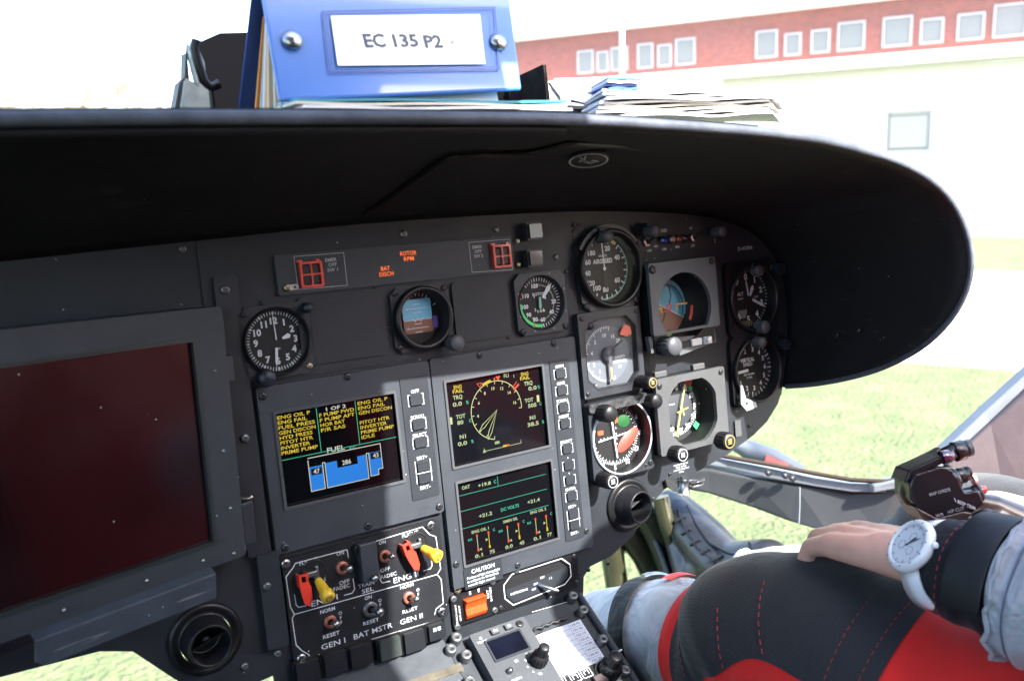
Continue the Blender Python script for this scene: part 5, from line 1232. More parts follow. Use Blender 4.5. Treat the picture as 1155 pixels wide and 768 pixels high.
for s_ in (-1, 1): mb.lathe([(.0125*math.sin(PI*k/8)+.0001, -.0125*math.cos(PI*k/8)) for k in range(9)], 14, Matrix.Translation(W(.78+s_*.032,.112,.145)-PL))
mb.build('eyes', mat('eye_white', (.7,.7,.7), .2), person)
mb = MB(1)
mb.lathe([(.098*math.sin(PI*.62*k/10)+.0001, .098*math.cos(PI*.62*k/10)) for k in range(11)], 24, Matrix.Translation(W(.78,.0,.172)-PL) @ Matrix.Rotation(.45,4,'X')); mb.build('hair', mat('hair_brown', (.05,.03,.02), .6, noise=.4, nscale=80, bump=1, bscale=200), person, solid=.006)
# ---- clothes
def T0(o): return o
def suit(name, chains, m, vox=.006, it=6): return blob(name, sum([chain(c) for c in chains], []), m, person, vox, it, PL)
suit('flight_jacket', [[(W(.78+s_*.08,.06,-.50),.138),(W(.78+s_*.06,.02,-.30),.132),(W(.78+s_*.08,0,-.13),.122),(W(.78+s_*.12,-.01,-.07),.078)] for s_ in (-1, 1)] + [[(W(.68,-.02,-.02),.07),(W(.695,-.04,.07),.06)],[(W(.88,-.02,-.02),.07),(W(.865,-.04,.07),.06)],[(W(.65,.05,-.42),.085),(W(.63,.02,-.2),.08)],[(LSH,.08),(LEL,.072),(LEL.lerp(LW_,.42),.056)],[(RSH,.07),(REL,.058),(REL.lerp(RWR,.8),.045)]], M_RCLOTH)  # collar and side bulges added out of view to keep sun off the knee
# trouser legs as lofted cloth tubes: rings along the thigh, with three cloth zones
def loft(path, radii, seg, flat=None, wob=0, fold_=0, up=Vector((0,0,1)), seed=0):
    """rings along the path; returns rows of points, angle 0 = up, turning towards the camera side"""
    rows_ = []; rnd = random.Random(seed); n = len(path)
    ph = [rnd.uniform(0,6) for _ in range(4)]
    for i, p in enumerate(path):
        a = path[max(0,i-1)]; b_ = path[min(n-1,i+1)]; t_ = (b_-a).normalized(); x = t_.cross(up).normalized(); y = x.cross(t_).normalized()
        row_ = []
        for k in range(seg):
            q = 2*PI*k/seg; r = radii[i] if not isinstance(radii[i], tuple) else None
            rx, ry = (r, r) if r else radii[i]
            w_ = 1 + fold_*(max(0,math.sin(i*.95+1.2*math.sin(q+ph[3])+ph[1]))**2+.6*max(0,math.sin(i*1.63+2*math.cos(q)+ph[2]))**3-.4) + wob*(math.sin(i*.55+ph[0]+2*math.sin(q+ph[1]))*.5+math.sin(q*3+i*.23+ph[2])*.35+math.sin(q*5-i*.5+ph[3])*.25)
            row_.append(p + x*(rx*math.sin(q)*w_) + y*(ry*math.cos(q)*w_))
        rows_.append(row_)
    return rows_
def spl(pts, n):   # Catmull-Rom through (Vector, radius...) samples
    out = []; m_ = len(pts)
    for i in range(n):
        f = i/(n-1)*(m_-1); k = min(int(f), m_-2); t_ = f-k
        p0, p1, p2, p3 = pts[max(0,k-1)], pts[k], pts[k+1], pts[min(m_-1,k+2)]
        cr = lambda a, b_, c_, d: .5*((2*b_)+(c_-a)*t_+(2*a-5*b_+4*c_-d)*t_*t_+(3*b_-a-3*c_+d)*t_**3)
        out.append(tuple(cr(*[q[j] for q in (p0,p1,p2,p3)]) for j in range(len(p1))))
    return out
def cloth_tube(name, pts, n, seg, m, wob=.03, seed=0, zone=None, thick=.0, fold_=0):
    s_ = spl([(Vector(p), Vector((rx, ry, 0))) for p, rx, ry in pts], n)
    rows_ = loft([q[0] for q in s_], [(q[1].x, q[1].y) for q in s_], seg, wob=wob, seed=seed, fold_=fold_)
    mb = MB(1); vs = [p-PL for r in rows_ for p in r]; fs = []; ms = []
    for i in range(n-1):
        for k in range(seg):
            l = (k+1) % seg; fs.append((i*seg+k, i*seg+l, (i+1)*seg+l, (i+1)*seg+k)); ms.append(zone(i/(n-1), k/seg) if zone else 0)
    mb.add(vs, fs, smooth=True); mb.m = ms
    mats = m if isinstance(m, list) else [m]
    o = mb.build(name, mats, person, subd=1); 
    return o, rows_
# left thigh + knee + shin
lp = [(LH_+Vector((.01,0,.0)),.105,.10),(LH_.lerp(LK,.35),.102,.098),(LH_.lerp(LK,.65),.094,.092),(LH_.lerp(LK,.88)+Vector((0,0,.004)),.087,.088),(LK+Vector((-.002,.03,-.008)),.080,.080),
      (LK+Vector((-.003,.072,-.044)),.072,.072),(LK.lerp(LAN,.38)+Vector((0,.05,-.014)),.063,.064),(LK.lerp(LAN,.62)+Vector((0,.045,-.004)),.060,.060),(LAN+Vector((0,.03,0)),.060,.06)]
o_, LR = cloth_tube('left_trouser_leg', lp, 60, 48, [M_RCLOTH, M_SILVER], .022, 3, fold_=.035, zone=lambda f, k: 1 if f > .705 else 0)
def patch(name, rows_, i0, i1, k0f, k1f, m, off=.0025, edge=None, uv=False):
    seg = len(rows_[0]); mb = MB(1); vs = []; R_ = []
    for i in range(i0, i1+1):
        k0, k1 = k0f(i), k1f(i); r = []
        c_ = sum(rows_[i], Vector())/seg
        for j in range(41):
            k = k0+(k1-k0)*j/40; a = int(math.floor(k)); f = k-a; p = rows_[i][a % seg].lerp(rows_[i][(a+1) % seg], f); r.append(p+(p-c_).normalized()*off)
        R_.append(r); vs += r
    nn = 41; fs = [(a*nn+b_, a*nn+b_+1, (a+1)*nn+b_+1, (a+1)*nn+b_) for a in range(i1-i0) for b_ in range(nn-1)]
    mb.add([v-PL for v in vs], fs, smooth=True); o = mb.build(name, m, person, subd=1); return o, R_
_w2p = lambda p: (577.5+1000*(p-EYE).dot(CAMX)/(p-EYE).dot(CAMF), 384+1000*(p-EYE).dot(CAMD)/(p-EYE).dot(CAMF))
def stitch(paths, parent, name='stitching', r=.00045, dash=.0045, gap=.003, m=None):
    mb = MB(1)
    for path in paths:
        pts = resample(path, max(8, int(sum((Vector(b_)-Vector(a)).length for a, b_ in zip(path, path[1:]))/(dash+gap)*2))); 
        for i in range(0, len(pts)-1, 2): mb.tube([pts[i]-PL, pts[i].lerp(pts[i+1], 1.1)-PL], r, 5)
    return mb.build(name, m or M_STITCH, parent)
ph_ = random.Random(1)
kp, KR = patch('knee_pad', LR, 17, 40, lambda i: -16+min(6.4, max(0, (38-i)*.42)) + .5*math.sin(i*.8), lambda i: 15-abs(i-29)*.1, M_KNEE)
for r_ in (1, 3, -2, -4): stitch([KR[r_]], kp)
from mathutils.bvhtree import BVHTree
def surf(o, pts, off=.0012):
    bv = BVHTree.FromObject(o, bpy.context.evaluated_depsgraph_get()); Mi = o.matrix_world.inverted(); out = []
    for x, y in pts:
        d_ = ray(x, y).normalized(); h_ = bv.ray_cast(EYE-PL, d_)
        if h_[0] is not None: out.append(h_[0]+PL-d_*off)
    return out
bpy.context.view_layer.update()
for L_ in ([(862,655),(857,675),(855,700),(857,722),(861,742)],[(809,685),(809,710),(811,735),(815,753)]):
    s_ = surf(kp, L_)
    if len(s_) > 2: stitch([s_], kp, 'dart_stitching', r=.0006)
# right thigh, shin
rp = [(RH_,.10,.095),(RH_.lerp(RK,.4),.098,.094),(RH_.lerp(RK,.75),.090,.090),(RK+Vector((0,0,.0)),.082,.084),(RK+Vector((.0,.055,-.045)),.066,.068),(RK.lerp(RAN,.4)+Vector((0,0,-.03)),.055,.055),(RK.lerp(RAN,.7)+Vector((0,0,-.012)),.050,.048),(RK.lerp(RAN,.90),.046,.045)]
cloth_tube('right_trouser_leg', rp, 56, 40, [M_KNEE, M_RCLOTH, M_SILVER], .02, 9, fold_=.04, zone=lambda f, k: 0 if .15 < f < .62 else (1 if f < .77 else 2))
# ankle strap with buckle on the left shin
i0 = 51; st, SR = patch('ankle_strap', LR, 49, 52, lambda i: 0, lambda i: 48, M_CUFF, .004)
mb = MB(1); mb.tube([p-PL+Vector((0,0,.002)) for p in SR[1][0:6]], .004, 8); mb.build('buckle', M_STEEL, st)
st, _ = patch('red_tab', LR, 44, 46, lambda i: -1, lambda i: 4, M_RCLOTH, .004)
# boots
def boot(ank, toe, heel, name, shaft):
    s_ = (toe-heel).cross(ank-heel).normalized()*.014
    ch = [[(ank+shaft*.09,.036),(ank+shaft*.04,.038),(ank,.040),(heel.lerp(ank,.35),.042),(heel,.030)]]
    for k in (-1, 1): ch += [[(ank+s_*k*.6,.040),(ank.lerp(toe,.45)+s_*k,.036),(ank.lerp(toe,.8)+s_*k*1.3,.030),(toe+s_*k,.026)],[(heel+s_*k,.026),(heel.lerp(toe,.5)+s_*k*1.2,.024),(toe+s_*k*1.2,.022)]]
    o = suit(name, ch, M_LEATH, .004, 4)
    sb = MB(1); d_ = (toe-heel); n_ = (ank-(heel+d_*((ank-heel).dot(d_)/d_.length_squared))).normalized(); w_ = s_.normalized()
    pts = []
    for f, wd in ((-.14,.018),(0,.032),(.3,.036),(.6,.044),(.9,.044),(1.12,.026)): pts.append((f, wd))
    vs = [heel+d_*f+w_*wd-n_*.024-PL for f, wd in pts]+[heel+d_*f-w_*wd-n_*.024-PL for f, wd in pts[::-1]]; m_ = len(vs); vs += [v-n_*.012 for v in vs]
    sb.add(vs, [tuple(range(m_)), tuple(range(2*m_-1,m_-1,-1))]+[(i,i+m_,(i+1)%m_+m_,(i+1)%m_) for i in range(m_)]); sb.build(name+'_sole', M_BLACK, o, bevel=.003)
    return o
an2 = cw(818,640,1.36); toe2 = cw(762,572,1.50); heel2 = cw(786,652,1.40)
boot(an2, toe2, heel2, 'right_boot', (RK-an2).normalized())
bpy.context.view_layer.update()
BO = [o for o in person.children if o.name.startswith('right_boot')][0]
mb = MB(1)
for L_ in ([(752,578),(757,600),(768,622),(785,638),(806,648)],[(775,570),(786,592),(800,612),(822,624),(845,626)],[(764,574),(772,596),(786,618),(808,634)],[(845,612),(850,625),(852,640)]):
    s_ = surf(BO, L_, .001)
    if len(s_) > 2: mb.tube([p-PL for p in resample(s_, 16)], .0022, 6)
mb.build('boot_seam', M_BLACK, BO)
for x_, y_ in ((762,588),(768,602),(778,614),(790,624),(803,632)):
    s_ = surf(BO, [(x_, y_), (x_+11, y_-6)], .002)
    if len(s_) == 2: mb = MB(1); mb.tube([s_[0]-PL, s_[1]-PL], .003, 6); mb.build('lace', M_SCREWB, BO)
la = cw(672,742,1.16); boot(la, cw(610,720,1.28), cw(655,760,1.2), 'left_boot', (LK-la).normalized())
# left sleeve: black cuff then silver sleeve
ca = LW_.lerp(LEL, .02); 
cuffp = [(LW_.lerp(LEL,.040),.037,.038),(LW_.lerp(LEL,.14),.042,.042),(LW_.lerp(LEL,.28),.047,.045),(LW_.lerp(LEL,.36),.049,.047)]
co, CR = cloth_tube('cuff', cuffp, 30, 44, M_CUFF, .05, 5, fold_=.05); co.modifiers.new('solid','SOLIDIFY').thickness = .003
slv = [(LW_.lerp(LEL,.255),.0535,.052),(LW_.lerp(LEL,.36),.057,.055),(LW_.lerp(LEL,.55),.062,.060),(LW_.lerp(LEL,.8),.066,.064)]
so, SRw = cloth_tube('silver_sleeve', slv, 36, 44, [M_SILVER, M_RCLOTH], .05, 8, fold_=.07, zone=lambda f, k: 1 if f > .62 else 0); so.modifiers.new('solid','SOLIDIFY').thickness = .002
for r_ in (6, 20, 24): stitch([[p for p in CR[r_]]], co, r=.0005)
patch('velcro_patch', CR, 1, 6, lambda i: -21, lambda i: -7, mat('velcro', (.012,.012,.013), .95, noise=.6, nscale=300, bump=2, bscale=600, spec=.1), .0035)
mb = MB(1); mb.tube([SRw[2][k % 44]+(SRw[4][k % 44]-SRw[2][k % 44])*(.5*math.sin(k*2.1))-PL+(SRw[2][k % 44]-sum(SRw[2], Vector())/44).normalized()*.0015 for k in range(0,44)], .0022, 8, closed=True); mb.build('sleeve_seam', M_SILVER, so)
mb = MB(1); mb.tube([SRw[7][k % 44]-PL+(SRw[7][k % 44]-sum(SRw[7], Vector())/44).normalized()*.0007 for k in range(0,44)], .0009, 6, closed=True); mb.build('sleeve_stitch', mat('seam_blue_grey', (.10,.11,.16), .7), so)
# hook tab over the cuff
mb = MB(1); tabk = [(i, SRw_) for i, SRw_ in enumerate(CR)]
vs = []; tn = 14
def cpt(i, k, off): 
    i = max(0, min(len(CR)-1, i)); a = int(math.floor(k)); f = k-a; c_ = sum(CR[i], Vector())/44; p = CR[i][a % 44].lerp(CR[i][(a+1) % 44], f); return p+(p-c_).normalized()*off
kk = [-5+17*j/tn for j in range(tn+1)]
for j, k in enumerate(kk):
    wd = 1 if j > 1 else (.35, .8)[j]
    for s_ in (-1, 0, 1): vs.append(cpt(int(13+s_*4*wd), k, .0085+(.0015 if s_ == 0 else 0)))
fs = [(3*j+i, 3*j+i+1, 3*j+i+4, 3*j+i+3) for j in range(tn) for i in (0,1)]
mb.add([v-PL for v in vs], fs, smooth=True); mb.build('cuff_tab', mat('tab_black', (.010,.011,.013), .55, spec=.3), co, solid=.0016, subd=2)
# ---- wristwatch
wn = (hup*.56 - hs_far*.82 + hd*.10).normalized(); wc = LW_ + hd*-.013 + wn*.0295 - hup*.003
wy = (hs_far - wn*hs_far.dot(wn)).normalized(); wx = wy.cross(wn)
WMx = Matrix((wx, wy, wn)).transposed().to_4x4(); WMx.translation = wc
t = thing('wristwatch', 'white chronograph wristwatch with a white strap on the pilot\'s left wrist', 'watch', WMx)
M_WW = mat('white_watch_plastic', (.70,.71,.74), .3, coat=.4)
b = MB(); b.lathe([(17,-4),(22.5,-2),(23.5,1),(23,4),(21,6.2),(18.6,6.8),(17.8,5.2)], 48); b.build('case', M_WW, t)
b = MB(); b.disc(18, 5, 48); b.build('dial', mat('watch_dial', (.62,.65,.70), .4), t)
b = MB()
for i in range(60): b.dial(17.2, i*6, .35 if i % 5 else .9, 16 if i % 5 else 14.5, 5.15)
for cx, cy in ((-7,0),(3.5,6),(3.5,-6)): b.ring(3.4,3.8,5.15,20,0,2*PI,None,cx,cy)
for i in range(12): a = R(i*30); b.box(20.4*math.cos(a)-.6,20.4*math.cos(a)+.6,20.4*math.sin(a)-.5,20.4*math.sin(a)+.5,6.2,6.75)
b.build('markings', mat('watch_print', (.10,.11,.13), .5), t)
b = MB(); hand(b, 70, -3, 14, .6, .7, 5.6); hand(b, 52, -2, 10, .8, 1, 5.4); b.build('hands', mat('watch_hands', (.05,.05,.05), .4), t)
b = MB(); b.disc(17.8, 6.0, 40); b.build('crystal', M_GLS, t)
b = MB(); b.lathe([(2.6,0),(2.6,4),(2,4.6),(.01,4.6)], 16, Matrix.Translation((22,0,1)) @ Matrix.Rotation(PI/2,4,'Y')); b.build('crown', M_WW, t)
mb = MB(1); vs = []; rc = (LW_ + hd*-.013 - hup*.003)
Wi = WMx.inverted()
nb = 26
for j in range(nb+1):
    q = R(32)+R(296)*j/nb; rad = .0325
    p = rc + wn*(rad*math.cos(q)*.95) + wy*(rad*math.sin(q)*1.12)
    for s_ in (-1, 1): vs.append(Wi @ (p + wx*s_*.0095))
mb.add(vs, [(2*j, 2*j+1, 2*j+3, 2*j+2) for j in range(nb)], smooth=True); mb.build('strap', M_WW, t, solid=.0025, bevel=.0006)

# ================================================================ CYCLIC STICK
GZ = .80
t = thing('cyclic_stick', 'glossy black cyclic stick grip with clustered buttons and a red trigger button', 'control stick', Matrix.Translation(cw(1110,700,.84)))
G1 = cw(1110,700,.84)
M_GRIP = mat('grip_black', (.010,.010,.012), .32, spec=.3, noise=.2, nscale=40, coat=.15, bump=.1); M_GRIPB = mat('grip_brown', (.035,.024,.022), .32, noise=.25, nscale=50, coat=.3, bump=.2)
def gv(px, py, z=GZ): return cw(px, py, z)
def gs(name, chains, m, sub=2): return blob(name, sum([chain([(p, r if not isinstance(r, tuple) else r[0]) for p, r in c]) for c in chains], []), m, t, .0016, 5, G1)
# base of the grip: flat paddle running down to the right
gs('grip_body', [[(gv(1060,582,.80),.010),(gv(1092,582,.80),.015),(gv(1118,588,.80),.019),(gv(1146,600,.80),.021),(gv(1180,630,.81),.021),(gv(1195,680,.83),.021),(gv(1200,730,.86),.020)],[(gv(1072,592,.79),.009),(gv(1110,602,.79),.015),(gv(1140,612,.79),.017)],[(gv(1085,566,.80),.010),(gv(1120,575,.80),.014),(gv(1146,590,.80),.018)]], M_GRIPB)
# head block: rounded box oriented along its own axes
hx = (gv(1095,548)-gv(1028,566)).normalized(); hy0 = -CAMD; hz = hx.cross(hy0).normalized(); hy = hz.cross(hx).normalized()
if hz.dot(CAMF) > 0: hz = -hz; 
HM = Matrix((hx, hy, hx.cross(hy))).transposed().to_4x4(); HM.translation = gv(1060,553) - G1
HM = HM @ Matrix.Diagonal((1,1,1,1)); toc = 1 if hx.cross(hy).dot(CAMF) < 0 else -1
def hb(name, m, f, **k): mb = MB(); f(mb); o = mb.build(name, m, t, **k); o.matrix_local = HM; return o
def hblob(name, m, caps, prisms, vox=.0012, it=8):
    inv = lambda p: HM @ Vector((p[0]/1000, p[1]/1000, p[2]/1000))
    def ex(mb):
        for poly, z0, z1 in prisms: mb.prism([(x/1000, y/1000) for x, y in poly], z0/1000, z1/1000, (), HM)
    return blob(name, [(inv(a), r/1000, inv(c), r2/1000) for a, r, c, r2 in caps], m, t, vox, it, extra=ex)
hblob('head_housing', M_GRIP, [((-22,4,0),14,(-14,10,0),14),((14,-11,3*toc),9.5,(27,-11,4*toc),9),((0,8,5*toc),12,(8,9,6*toc),11)],
      [([(-31,18),(-25,24),(0,25),(8,20),(12,4),(14,-3),(26,-4),(28,-17),(20,-20),(0,-20),(-18,-17),(-28,-8),(-34,4)], -17, 17)])
hblob('top_cap', M_GRIP, [((12,31,3*toc),6.5,(20,32,3*toc),7)], [([(-35,18),(-28,28),(2,33),(14,36),(18,28),(6,27),(-26,21.5)], -15, 15)], .0011, 5)
hblob('lower_shell', M_GRIPB, [], [([(-33,-2),(-27,-18),(-14,-25),(6,-26),(16,-22),(8,-18),(-16,-18),(-28,-7)], -18, 18.5)], .0011, 5)
def btn(x, y, z, r, L, m, name='thumb_switch', ax=0, prof=None):
    T = Matrix.Translation((x,y,z)) @ Matrix.Rotation(PI/2+ax, 4, 'Y')
    hb(name, m, lambda b: b.lathe(prof or [(r,0),(r,L*.7),(r*.85,L*.75),(r*.8,L),(.01,L)], 24, T))
btn(20, 31, 3*toc, 9, 12, M_GRIP); btn(31, 31, 3*toc, 7.5, 4, M_KNOBG, 'hat_ring', 0, [(7.5,0),(7.5,4),(5.5,4.4),(5,2),(.01,2)])
btn(4, 31, 12*toc, 6, 10, mat('purple_black', (.05,.02,.05), .2, coat=.6))
btn(11, 8, 6*toc, 9.5, 5, M_SCREW, 'switch_ring'); btn(14, 10, 6*toc, 7.5, 11, M_GRIP); btn(24, 11, 6*toc, 5.5, 4, M_KNOB, 'hat_ring')
btn(30, -10, 4*toc, 8.5, 3, M_KNOBG, 'switch_ring', 0, [(8.5,0),(8.5,2),(7,3),(6.6,1),(.01,1)]); btn(32, -8, 5*toc, 4, 6, mat('red_button', (.65,.02,.03), .3, coat=.5), 'red_button')
btn(30, 2, 2*toc, 5, 3, mat('pink_guard', (.75,.35,.35), .3, coat=.5), 'button_guard')
def lab(m):
    z_ = 18.2*toc
    T = Matrix.Rotation(0 if toc > 0 else 0, 4, 'Z')
    m.text('MAP O/RIDE', -8, 4, 2.8, z_, w=19); m.text('H/P CUT', 2, -15.5, 3, 17.2*toc, w=15); m.text('WR', -13, -16, 3, 17.2*toc)
hb('head_lettering', M_WHDIM, lab)
# details on the paddle, laid on its upper face
pz = gv(1115,583,.772); 
px_ = (gv(1150,600,.775)-gv(1080,572,.772)).normalized(); pn_ = (hup*.45 - CAMF*.9).normalized(); pn_ = (pn_-px_*pn_.dot(px_)).normalized(); py_ = pn_.cross(px_)
PM = Matrix((px_, py_, pn_)).transposed().to_4x4()
def onp(px, py, z): M_ = PM.copy(); M_.translation = cw(px, py, z)-G1; return M_
def pb(name, m, M_, f, **k): mb = MB(); f(mb); o = mb.build(name, m, t, **k); o.matrix_local = M_; return o
pb('trim_switch', M_GRIP, onp(1113,586,.779), lambda b: b.lathe([(9.5,-6),(9.5,3),(8,4.5),(5.5,5),(5.5,13),(4.8,14),(.01,14)], 28))
pb('hat_switch', M_KNOB, onp(1137,595,.780), lambda b: b.lathe([(11,-6),(11,2),(9.5,4),(8.5,2.5),(6.5,2.5),(6,5),(3.2,5.5),(3,4),(2.4,4),(2.2,7),(.01,7)], 32))
pb('grip_lettering', M_WHDIM, onp(1089,572,.772), lambda b: (b.text('BEEP TRIM', 0, 2, 3, 1, w=17), b.text('FTR', 12, -6, 2.6, 1), b.line([(-12,4),(-10,1)], .8, 1)))
# stick shaft
mb = MB(1); mb.tube([gv(1197,700,.845)-G1, W(.80,.42,-.62)-G1, W(.78,.46,-.80)-G1, W(.78,.47,-1.04)-G1], [.016,.015,.015,.02], 16); mb.build('shaft', M_GRIP, t)

# ================================================================ AIRFRAME, PEDALS, FLOOR
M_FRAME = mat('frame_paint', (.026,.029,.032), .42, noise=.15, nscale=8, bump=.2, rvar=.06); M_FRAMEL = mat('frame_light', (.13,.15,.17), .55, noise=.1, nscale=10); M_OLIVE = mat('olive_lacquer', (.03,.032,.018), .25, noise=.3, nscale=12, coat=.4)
M_MAROON = mat('door_trim', (.065,.050,.058), .6, noise=.15, nscale=30, bump=.4)
def slab(t, name, pts, zs, thick, m, base, bev=.004, light=None):
    """a curved sheet-metal beam: upper and lower edge given as pixel pairs at their real depth"""
    up = [cw(x, y, z)-base for (x, y), z in zip(pts[0], zs)]; lo = [cw(x, y, z)-base for (x, y), z in zip(pts[1], zs)]
    n = len(up); b = MB(1); back = Vector((CAMF.x, CAMF.y, 0)).normalized()*thick
    vs = up+lo+[p+back for p in up]+[p+back for p in lo]; fs = []
    for i in range(n-1): fs += [(i,i+n,i+n+1,i+1), (2*n+i,2*n+i+1,3*n+i+1,3*n+i), (i,i+1,2*n+i+1,2*n+i), (n+i,3*n+i,3*n+i+1,n+i+1)]
    fs += [(0,2*n,3*n,n), (n-1,2*n-1,4*n-1,3*n-1)]
    b.add(vs, fs); return b.build(name, m, t, bevel=bev, seg=3)
base = cw(900,560,1.4); t = thing('window_sill_frame', 'dark curved window frame running from behind the panel to the door post', 'window frame', Matrix.Translation(base))
slab(t, 'sill', ([(735,528),(800,529),(850,539),(900,547),(960,555),(1010,552),(1045,535),(1090,500),(1155,440),(1200,400)], [(735,545),(800,557),(850,573),(890,588),(930,600),(990,606),(1040,602),(1090,590),(1155,575),(1200,560)]), [1.40,1.38,1.36,1.33,1.30,1.27,1.25,1.24,1.22,1.2], .03, M_FRAME, base)
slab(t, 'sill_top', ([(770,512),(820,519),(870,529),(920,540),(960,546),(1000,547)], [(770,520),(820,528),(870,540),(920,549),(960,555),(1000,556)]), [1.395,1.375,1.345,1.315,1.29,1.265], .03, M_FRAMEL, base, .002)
b = MB(1)
pts = [cw(x, y-1, z)-base for (x, y), z in zip([(780,510),(820,516),(870,525),(920,535),(960,542),(1000,544),(1030,538)], [1.392,1.372,1.342,1.312,1.288,1.262,1.25])]
b.tube(pts, .0035, 8); b.build('window_seal', mat('brown_seal', (.03,.018,.010), .6), t)
for x, y, z in ((866,533,1.335),(893,539,1.322),(885,536,1.32)): 
    b = MB(1); b.lathe([(.006,0),(.006,.003),(.0001,.004)], 16, Matrix.Translation(cw(x,y,z)-base) @ Matrix.Rotation(.9,4,'X')); b.build('screw', M_SCREWB, t)
b = MB(1); b.tube([cw(902,549,1.30)-base, cw(902,570,1.30)-base, cw(901,590,1.30)-base], .0012, 6); b.build('panel_joint', M_FRAMEL, t)
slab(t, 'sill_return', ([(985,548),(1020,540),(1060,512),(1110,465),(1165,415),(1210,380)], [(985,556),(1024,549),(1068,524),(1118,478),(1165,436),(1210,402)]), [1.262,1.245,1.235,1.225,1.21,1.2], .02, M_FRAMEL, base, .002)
slab(t, 'door_trim_panel', ([(1068,524),(1118,478),(1165,436),(1230,390)], [(1100,580),(1140,600),(1190,620),(1240,640)]), [1.228,1.218,1.2,1.18], .03, M_MAROON, base, .004)
# dark frame in the lower nose, seen past the console: uprights beside the pedals
base = cw(720,650,1.5); t = thing('nose_frame', 'dark olive lacquered curved nose frame uprights behind the pedals', 'frame', Matrix.Translation(base))
def bar(name, pts, z, w, m=M_OLIVE):
    b = MB(1); b.tube([cw(x, y, z)-base for x, y in resample2(pts, 24)], w, 12); return b.build(name, m, t)
def resample2(pts, n): return [tuple(v.xy) for v in resample([(x, y, 0) for x, y in pts], n)]
bar('upright', [(688,600),(693,640),(699,680),(708,720),(718,768)], 1.50, .020)
bar('upright', [(708,600),(726,625),(741,655),(748,690),(746,730)], 1.50, .022)
bar('upright', [(726,570),(742,600),(758,640),(764,680),(770,730)], 1.47, .024)
bar('upright', [(745,560),(752,590),(765,622),(780,655),(800,700)], 1.43, .014)
bar('cross_tube', [(640,600),(690,605),(740,600),(790,605)], 1.52, .030)
bar('lower_tube', [(680,712),(720,700),(770,705),(830,690)], 1.50, .020, M_BLACK)
# pedal the boot rests on
base2 = cw(790,655,1.42); t = thing('rudder_pedal', 'black rudder pedal with a bright lip under the right boot', 'pedal', Matrix.Translation(base2))
b = MB(1); pts = [cw(x, y, z)-base2 for x, y, z in ((738,560,1.52),(742,590,1.50),(752,622,1.47),(768,648,1.44),(790,655,1.42),(830,650,1.40),(880,640,1.38))]
b.tube(resample(pts, 30), .010, 10); b.build('pedal_rail', M_OLIVE, t)
b = MB(1); b.add([cw(752,600,1.50)-base2, cw(772,650,1.44)-base2, cw(850,654,1.42)-base2, cw(850,640,1.52)-base2, cw(790,590,1.60)-base2], [(0,1,2,3,4)]); b.build('tread', M_BLACK, t, solid=.012)
b = MB(1); b.tube([cw(700,690,1.30)-base2, cw(668,682,1.30)-base2], .012, 8); b.build('pedal_arm', M_BLACK, t)
base4 = cw(865,512,1.75); t = thing('outside_step_fitting', 'small grey and red fitting outside, just beyond the window sill', 'fitting', Matrix.Translation(base4))
b = MB(1); b.tube([cw(826,500,1.78)-base4, cw(846,508,1.76)-base4, cw(872,516,1.74)-base4, cw(905,532,1.72)-base4], [.012,.02,.018,.012], 12); b.build('arm', M_FRAMEL, t)
b = MB(1); b.tube([cw(862,520,1.73)-base4, cw(888,528,1.72)-base4], [.014,.010], 12); b.build('red_end', mat('dull_red', (.30,.05,.04), .6), t)
# door hinge latch under the panel
base3 = P(190,-206,-6); t = thing('latch_bracket', 'small bare metal latch bracket with a bolt under the right end of the panel', 'bracket', Matrix.Translation(base3))
q = lambda px, py, w_=4: (P(*at(px, py, w_))-base3)
b = MB(1); b.add([q(750,541),(q(794,541)),q(793,547),q(776,552),q(765,556),q(752,549)], [(0,1,2,3,4,5)]); b.build('plate', M_STEEL, t, solid=.003)
b = MB(1); b.tube([q(770,556,8),q(771,548,8),q(771,541,8)], [.009,.006,.007], 12); b.tube([q(771,541,8),q(771,537,8)], .004, 10); b.build('bolt', M_STEEL, t)
b = MB(1); b.tube([q(778,545,8),q(794,541,9),q(792,547,9),q(780,550,8)], .0022, 8, closed=True); b.build('slotted_arm', M_SCREW, t)
# floor, seat, and unseen roof, wall and door added to shade the cabin
t = thing('cabin_floor', 'dark grey cabin floor under the seats and the console', 'floor', Matrix.Translation(W(.38,0,-1.08)))
b = MB(1); b.box(-.85,.85,-1.3,.78,-.03,0); b.build('floor_panel', M_PANEL, t)
def seat(x, l):
    t = thing('pilot_seat', l, 'seat', Matrix.Translation(W(x,0,-1.08)), 'crew seats')
    M_S = ncloth('seat_cloth', (.03,.032,.036), .85, fold=.1)
    b = MB(1); b.box(-.23,.23,-.12,.36,.30,.40); b.build('cushion', M_S, t, bevel=.03, seg=4)
    b = MB(1); b.box(-.22,.22,-.24,-.13,.38,1.0); b.build('backrest', M_S, t, bevel=.03, seg=4)
    for s_ in (-1, 1): b = MB(1); b.box(s_*.18-.02, s_*.18+.02, -.12, .30, .0, .299); b.build('leg', M_BLACK, t, bevel=.004)
    return t
seat(.78, 'dark cloth crew seat carrying the pilot in the red suit')
